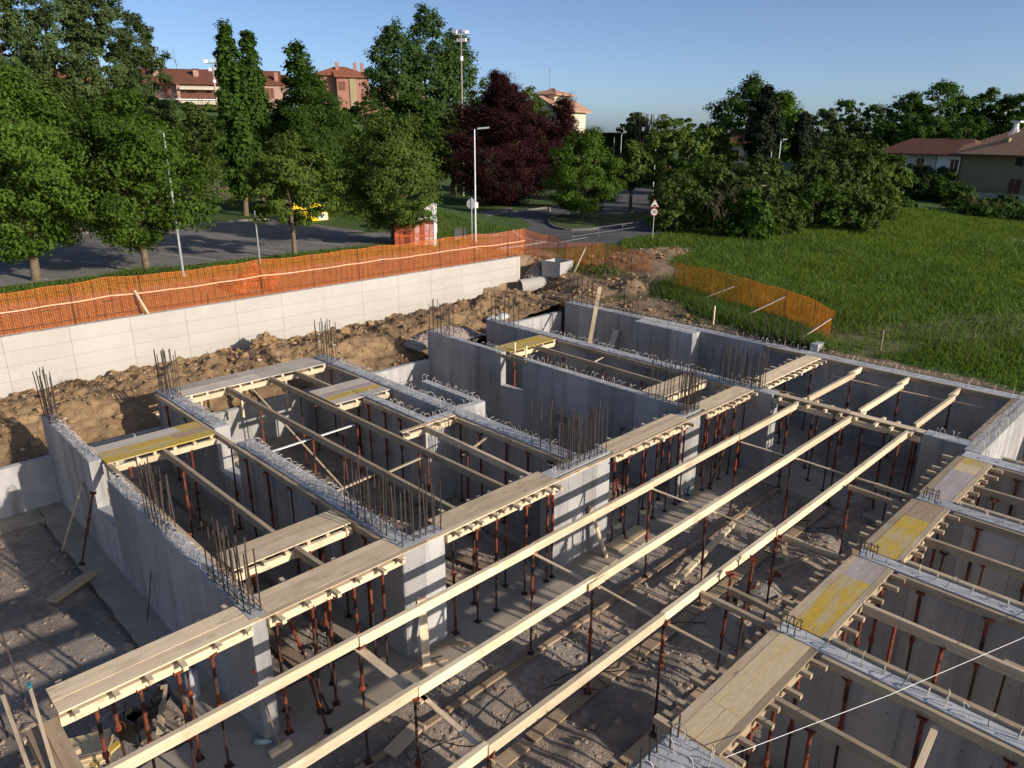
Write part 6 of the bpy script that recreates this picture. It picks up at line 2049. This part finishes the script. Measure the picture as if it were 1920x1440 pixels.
MB().tube([(1.75, -.75, E_ - .2), (1.75, -.75, 0)], .06, 6).build('downpipe', M['wood_brown'], t)
for x, y in ((-4.6, 0), (-2, 0), (3, -.7), (5.2, -.7)):
    window(t, x, y, E_ - 5.2, 1.0, 1.5, False)
MB().box(-6.2, 6.6, -1.0, -.72, E_ - .2, E_ - .08).build('gutter', M['white_paint'], t)
# ochre house
t, mpp = house('ochre_house', 'ochre house with a pale tiled roof and light plinth at the right edge', 1890, 96, -.48, None)
E_ = far(1890, 284, 96).z - t.location.z
PL = far(1890, 364, 96).z - t.location.z
MB().box(-4.9, 9.5, 0, 9, PL, E_).build('wall', M['ochre'], t)
MB().box(-5.0, 9.6, -.12, 9.1, -1.5, PL).build('plinth', M['cream'], t)
rf = hip(MB(), -4.9, 9.5, 0, 9, E_, E_ + 2.6, .9, inset=5.5).build('roof', M['roof_pale'], t)
rd = MB()
for k in range(60):
    x = -5.6 + k * .265
    zz = E_ - .52
    rd.tube([(x, -.95, zz + .17), (x, min(4.4, (x + 5.8) * .82), zz + .17 + .578 * (min(4.4, (x + 5.8) * .82) + .95))], .06, 4) if x > -5.2 else None
tag(rd.build('tile_row', M['roof_pale'], t), kind='stuff')
MB().box(-1.4, -.9, 1.1, 1.6, E_ + .2, E_ + 1.3).build('chimney', M['ochre'], rf)
window(t, 1.6, 0, E_ - 1.4, 1.6, 1.0, False, 'ochre')
window(t, 1.2, 0, E_ - 4.2, 1.2, 1.5, True, 'ochre')
MB().box(-.2, 1.9, -.16, -.13, PL - .95, PL - .12).build('cellar_window', M['glass_dark'], t)
MB().tube([(-4.85, -.1, E_ - .1), (-4.85, -.1, -.5)], .06, 6).build('downpipe', M['shutter'], t)
MB().box(-5.8, 10.4, -1.0, -.88, E_ - .5, E_ - .38).build('gutter', M['shutter'], t)
loose_y = thing('yellow_house', 'cream house glimpsed through the trees at the far left', 'house', base_of(140, 120), None, .3)
zt_ = far(140, 128, 120).z - loose_y.location.z
MB().box(-6, 6, 0, 8, -2, zt_ - 1.6).build('wall', M['cream'], loose_y)
gable(MB(), -6, 6, 0, 8, zt_ - 1.6, zt_, .5).build('roof', M['roof_tile'], loose_y)
window(loose_y, -2, 0, zt_ - 4.4, 1, 1.5, True, 'cream')
window(loose_y, 2, 0, zt_ - 4.4, 1, 1.5, True, 'cream')


# ------------------------------------------------------------------ lamps, masts, signs, containers
def lamp(label, xy, ztop, arm, r=.055, zb=1.0):
    t = thing('street_lamp', label, 'street lamp', (xy[0], xy[1], zb), 'street lamps')
    hh = ztop - zb
    MB().tube([(0, 0, -.1), (0, 0, hh * .5), (0, 0, hh)], [r * 1.25, r, r * .75], 8).build('pole', M['galv'], t)
    d = RT * arm
    d.z = 0
    MB().tube([(0, 0, hh - .05), (d.x * .35, d.y * .35, hh + .02)], r * .6, 6).build('arm', M['galv'], t)
    lh = MB().beam((d.x * .2, d.y * .2, hh + .04), (d.x * .95, d.y * .95, hh + .10), .28, .09).build('lamp_head', M['galv'], t)
    MB().beam((d.x * .4, d.y * .4, hh + .003), (d.x * .9, d.y * .9, hh + .043), .2, .01).build('lens', M['white_paint'], lh)
    MB().tube([(0, 0, 0), (0, 0, .12)], r * 2.4, 10).build('collar', M['footing'], t)
    return t


lamp('tall grey street lamp standing in front of the copper beech', (31.6, 35.4), 7.85, .95)
lamp('grey street lamp rising through the big round tree', (13.5, 36.3), 7.6, -.3)
p = far(1228, 300, 80)
lamp('pale street lamp beyond the road, by the light green tree', (p.x, p.y), far(1233, 254, 80).z, .9, zb=1)
p = far(1163, 300, 88)
lamp('thin street lamp beyond the traffic island, in front of the hedge', (p.x, p.y), far(1163, 250, 88).z, .5, zb=1)
p = far(1460, 300, 70)
lamp('thin street lamp poking out of the thicket', (p.x, p.y), far(1464, 263, 70).z, .5, zb=.8)
for lab, px, d, yt, yb in (('thin pale pole in front of the clipped hedge', 1150, 90, 258, 320), ('thin pole on the verge between round tree and open tree', 467, 41.2, 395, 497), ('short thin pole at the edge of the sunlit field', 401, 80, 330, 372), ('pale utility pole right of the small house', 1445, 72, 285, 330)):
    b0 = base_of(px, d)
    b0.z = max(b0.z, 0)
    tag(MB().tube([(0, 0, -.1), (0, 0, far(px, yt, d).z - b0.z)], [.05, .035], 6).build('metal_pole', M['galv'], None, b0), lab, 'pole')
for lab, px, d, yt, sc in (('tall floodlight mast in front of the poplars', 868, 83, 62, .72), ('floodlight mast before the apartment house', 419, 118, 118, .95)):
    b0 = base_of(px, d)
    hh = far(px, yt, d).z - b0.z
    t = thing('floodlight_mast', lab, 'floodlight mast', b0)
    MB().tube([(0, 0, -.2), (0, 0, hh * .6), (0, 0, hh)], [.16 * sc, .12 * sc, .08 * sc], 8).build('mast', M['footing'], t)
    for z in (hh - .1, hh - 1.1 * sc):
        MB().beam(RT * (-.9 * sc) + Vector((0, 0, z)), RT * (.9 * sc) + Vector((0, 0, z)), .1, .1).build('crossarm', M['galv'], t)
    for k, (dx, dz) in enumerate(((-.85, .15), (.0, .2), (.85, .1), (-.35, -.95), (.45, -.9))):
        p = RT * (dx * sc) + Vector((0, 0, hh + dz * sc))
        f_ = MB().box(-.3 * sc, .3 * sc, -.14, .14, -.2 * sc, .22 * sc).build('floodlight', M[('white_paint', 'galv')[k % 2]], t, p)
        f_.rotation_euler = (0, 0, YAW - PI / 2 + random.uniform(-.5, .5))
    MB().tube([(0, 0, hh - 2.6), (0, 0, hh - 2.2)], .25 * sc, 8).build('junction_box', M['white_paint'], t)
FACE = YAW - PI / 2


def sign_rot(xy):
    return math.atan2(xy[1], xy[0]) - PI / 2


p = on(1223, 452, 1.0)
t = thing('road_sign', 'road sign pole with a triangular hump warning over a round 30 limit', 'road sign', p, None, sign_rot(p))
sc = (p - Vector((0, 0, H))).dot(FW) / FPX
zt = far(1223, 377, math.hypot(p.x, p.y)).z - p.z
MB().tube([(0, 0, -.1), (0, 0, zt)], .032, 6).build('pole', M['galv'], t)
R3 = .36
tri = [(R3 * math.sin(a), R3 * math.cos(a)) for a in (0, 2 * PI / 3, 4 * PI / 3)]


def plate(pts, y0, y1, z, name, mat, parent):
    n_ = len(pts)
    b = MB()
    b.add([(x_, y0, z_ + z) for x_, z_ in pts] + [(x_, y1, z_ + z) for x_, z_ in pts], [tuple(range(n_)), tuple(reversed(range(n_, 2 * n_)))] + [(i, n_ + i, n_ + (i + 1) % n_, (i + 1) % n_) for i in range(n_)])
    return b.build(name, mat, parent)


zc = zt - .2
pt_ = plate(tri, -.05, -.035, zc, 'warning_triangle', M['red'], t)
plate([(a * .8, b * .8) for a, b in tri], -.056, -.051, zc, 'white_field', M['white_paint'], pt_)
plate([(-.16, -.09), (-.09, -.08), (-.04, -.01), (.04, -.01), (.09, -.08), (.16, -.09), (.16, -.12), (-.16, -.12)], -.062, -.057, zc, 'hump_symbol', M['black'], pt_)
circ = [(.25 * math.cos(a), .25 * math.sin(a)) for a in [2 * PI * k / 24 for k in range(24)]]
zr = zt - .68
pr = plate(circ, -.05, -.035, zr, 'limit_disc', M['red'], t)
plate([(a * .82, b * .82) for a, b in circ], -.056, -.051, zr, 'white_field', M['white_paint'], pr)
fc = bpy.data.curves.new('limit_number', 'FONT')
fc.body = '30'
fc.size = .29
fc.align_x = fc.align_y = 'CENTER'
fc.extrude = .002
fo = text_mesh('limit_number', fc, M['black'])
fo.parent = pr
fo.location = (0, -.061, zr)
fo.rotation_euler = (PI / 2, 0, 0)
p = on(886, 446, 1.0)
t = thing('stop_sign', 'grey back of an octagonal stop sign beside the tall lamp', 'road sign', (32.0, 36.2, 1.0), None, sign_rot((32, 36.2)))
MB().tube([(0, 0, -.1), (0, 0, 2.75)], .03, 6).build('pole', M['galv'], t)
plate([(.33 * math.cos(a), .33 * math.sin(a)) for a in [PI / 8 + 2 * PI * k / 8 for k in range(8)]], .035, .05, 2.35, 'sign_plate', M['galv'], t)
t = thing('lamp_notice', 'small white notice strapped to the tall lamp', 'notice', (31.6, 35.4, 3.35), None, sign_rot((31.6, 35.4)))
MB().box(-.04, .18, -.09, -.075, -.18, .18).build('notice_plate', M['white_paint'], t)
MB().tube([(0, 0, -.1), (0, 0, -.06)], .075, 8).build('strap', M['galv'], t)
# guard rail beyond the corner
pa, pb = on(1073, 455, .95), on(1246, 428, .9)
t = thing('guard_rail', 'low metal guard rail along the dark lane beyond the corner net', 'guard rail', pa)
MB().beam(Vector((0, 0, .75)), pb - pa + Vector((0, 0, .75)), .04, .05).build('rail', M['rail'], t)
MB().beam(Vector((0, 0, .4)), pb - pa + Vector((0, 0, .4)), .03, .03).build('rail', M['rail'], t)
for k in range(5):
    q = (pb - pa) * (k / 4)
    MB().tube([q + Vector((0, 0, -.2)), q + Vector((0, 0, .8))], .03, 6).build('post', M['rail'], t)
# bollard lights at the kerb
for k, (a, b) in enumerate(((1030, 396), (958, 402))):
    p = on(a, b, 1.03)
    tag(MB().tube([(0, 0, 0), (0, 0, .25), (0, 0, .32)], [.16, .14, .05], 8).build('road_stone', M['kerb'], None, p), 'low pale stone at the road edge, %s' % ('nearer the island', 'nearer the stop lettering')[k], 'stone', 'stones at the road edge')
# wrapped tank
p = on(780, 462, 1.0)
t = thing('wrapped_tank', 'tank wrapped in red and pink plastic and orange net under the bushy tree', 'tank', p, None, sign_rot(p))
mpp = (p - Vector((0, 0, H))).dot(FW) / FPX
wd = 78 * mpp
hh = far(780, 420, math.hypot(p.x, p.y)).z - p.z
cols = ['wrap_red', 'wrap_red', 'prop_red', 'wrap_red', 'wrap_pink', 'wrap_red', 'wrap_pink', 'wrap_pink']
for k in range(8):
    xa, xb = -wd / 2 + wd * .95 * k / 8, -wd / 2 + wd * .95 * (k + 1) / 8
    MB().box(xa + .01, xb - .01, -.02 * (k % 3), 1.6, 0, hh - .03 * (k % 2)).build('wrap_panel', M[cols[k]], t)
MB().box(wd / 2 - .16, wd / 2, -.05, 1.62, 0, hh + .05).build('corner_post', M['white_paint'], t)
MB().box(-wd / 2, wd / 2 - .17, -.06, -.045, hh * .46, hh * .5).build('strap', M['net'], t)
MB().box(-wd / 2 + .01, wd / 2 - .17, .02, 1.58, hh + .02, hh + .06).build('lid', M['wrap_red'], t)
# recycling container with a green mark, behind it
p = on(812, 438, 1.0)
t = thing('recycling_container', 'white recycling container with a green mark behind the wrapped tank', 'container', p, None, sign_rot(p))
zt = far(812, 386, math.hypot(p.x, p.y)).z - p.z
MB().box(-1.0, .3, 0, 1.0, .05, zt).build('container_body', M['white_paint'], t)
MB().add([(-1.02, -.02, zt), (.32, -.02, zt), (.32, 1.02, zt), (-1.02, 1.02, zt), (-.8, .25, zt + .25), (.1, .25, zt + .25), (.1, .75, zt + .25), (-.8, .75, zt + .25)], [(0, 1, 5, 4), (1, 2, 6, 5), (2, 3, 7, 6), (3, 0, 4, 7), (4, 5, 6, 7)]).build('lid', M['white_paint'], t)
plate([(-.3 + .28 * math.cos(a) * (1 + .2 * math.sin(3 * a)), .25 * math.sin(a)) for a in [2 * PI * k / 16 for k in range(16)]], -.012, -.004, zt - .55, 'green_mark', M['green'], t)
MB().box(-.9, .2, -.03, -.004, zt - 1.05, zt - .92).build('slot', M['black'], t)
# yellow containers
for k, (px, lab) in enumerate(((566, 'yellow collection container behind the open tree, left one'), (600, 'yellow collection container with a white label behind the open tree, right one'))):
    p = on(px, 416, 1.0)
    t = thing('collection_container', lab, 'container', p, 'yellow containers', sign_rot(p))
    mpp = (p - Vector((0, 0, H))).dot(FW) / FPX
    w2 = 15.5 * mpp
    hh = 33 * mpp
    MB().box(-w2, w2, 0, 1.2, .08, hh * .8).add([(-w2, 0, hh * .8), (w2, 0, hh * .8), (w2, 1.2, hh * .8), (-w2, 1.2, hh * .8), (-w2, .35, hh), (w2, .35, hh), (w2, 1.2, hh), (-w2, 1.2, hh)], [(0, 1, 5, 4), (1, 2, 6, 5), (2, 3, 7, 6), (3, 0, 4, 7), (4, 5, 6, 7)]).build('container_body', M['yellow'], t)
    MB().box(-w2 * .7, w2 * .7, -.03, -.004, hh * .58, hh * .68).build('slot', M['black'], t)
    if k:
        MB().box(-w2 * .15, w2 * .9, -.02, -.004, hh * .12, hh * .5).build('label_plate', M['white_paint'], t)
    for x in (-w2 * .8, w2 * .8):
        MB().box(x - .06, x + .06, .1, 1.1, -.02, .08).build('foot', M['black'], t)
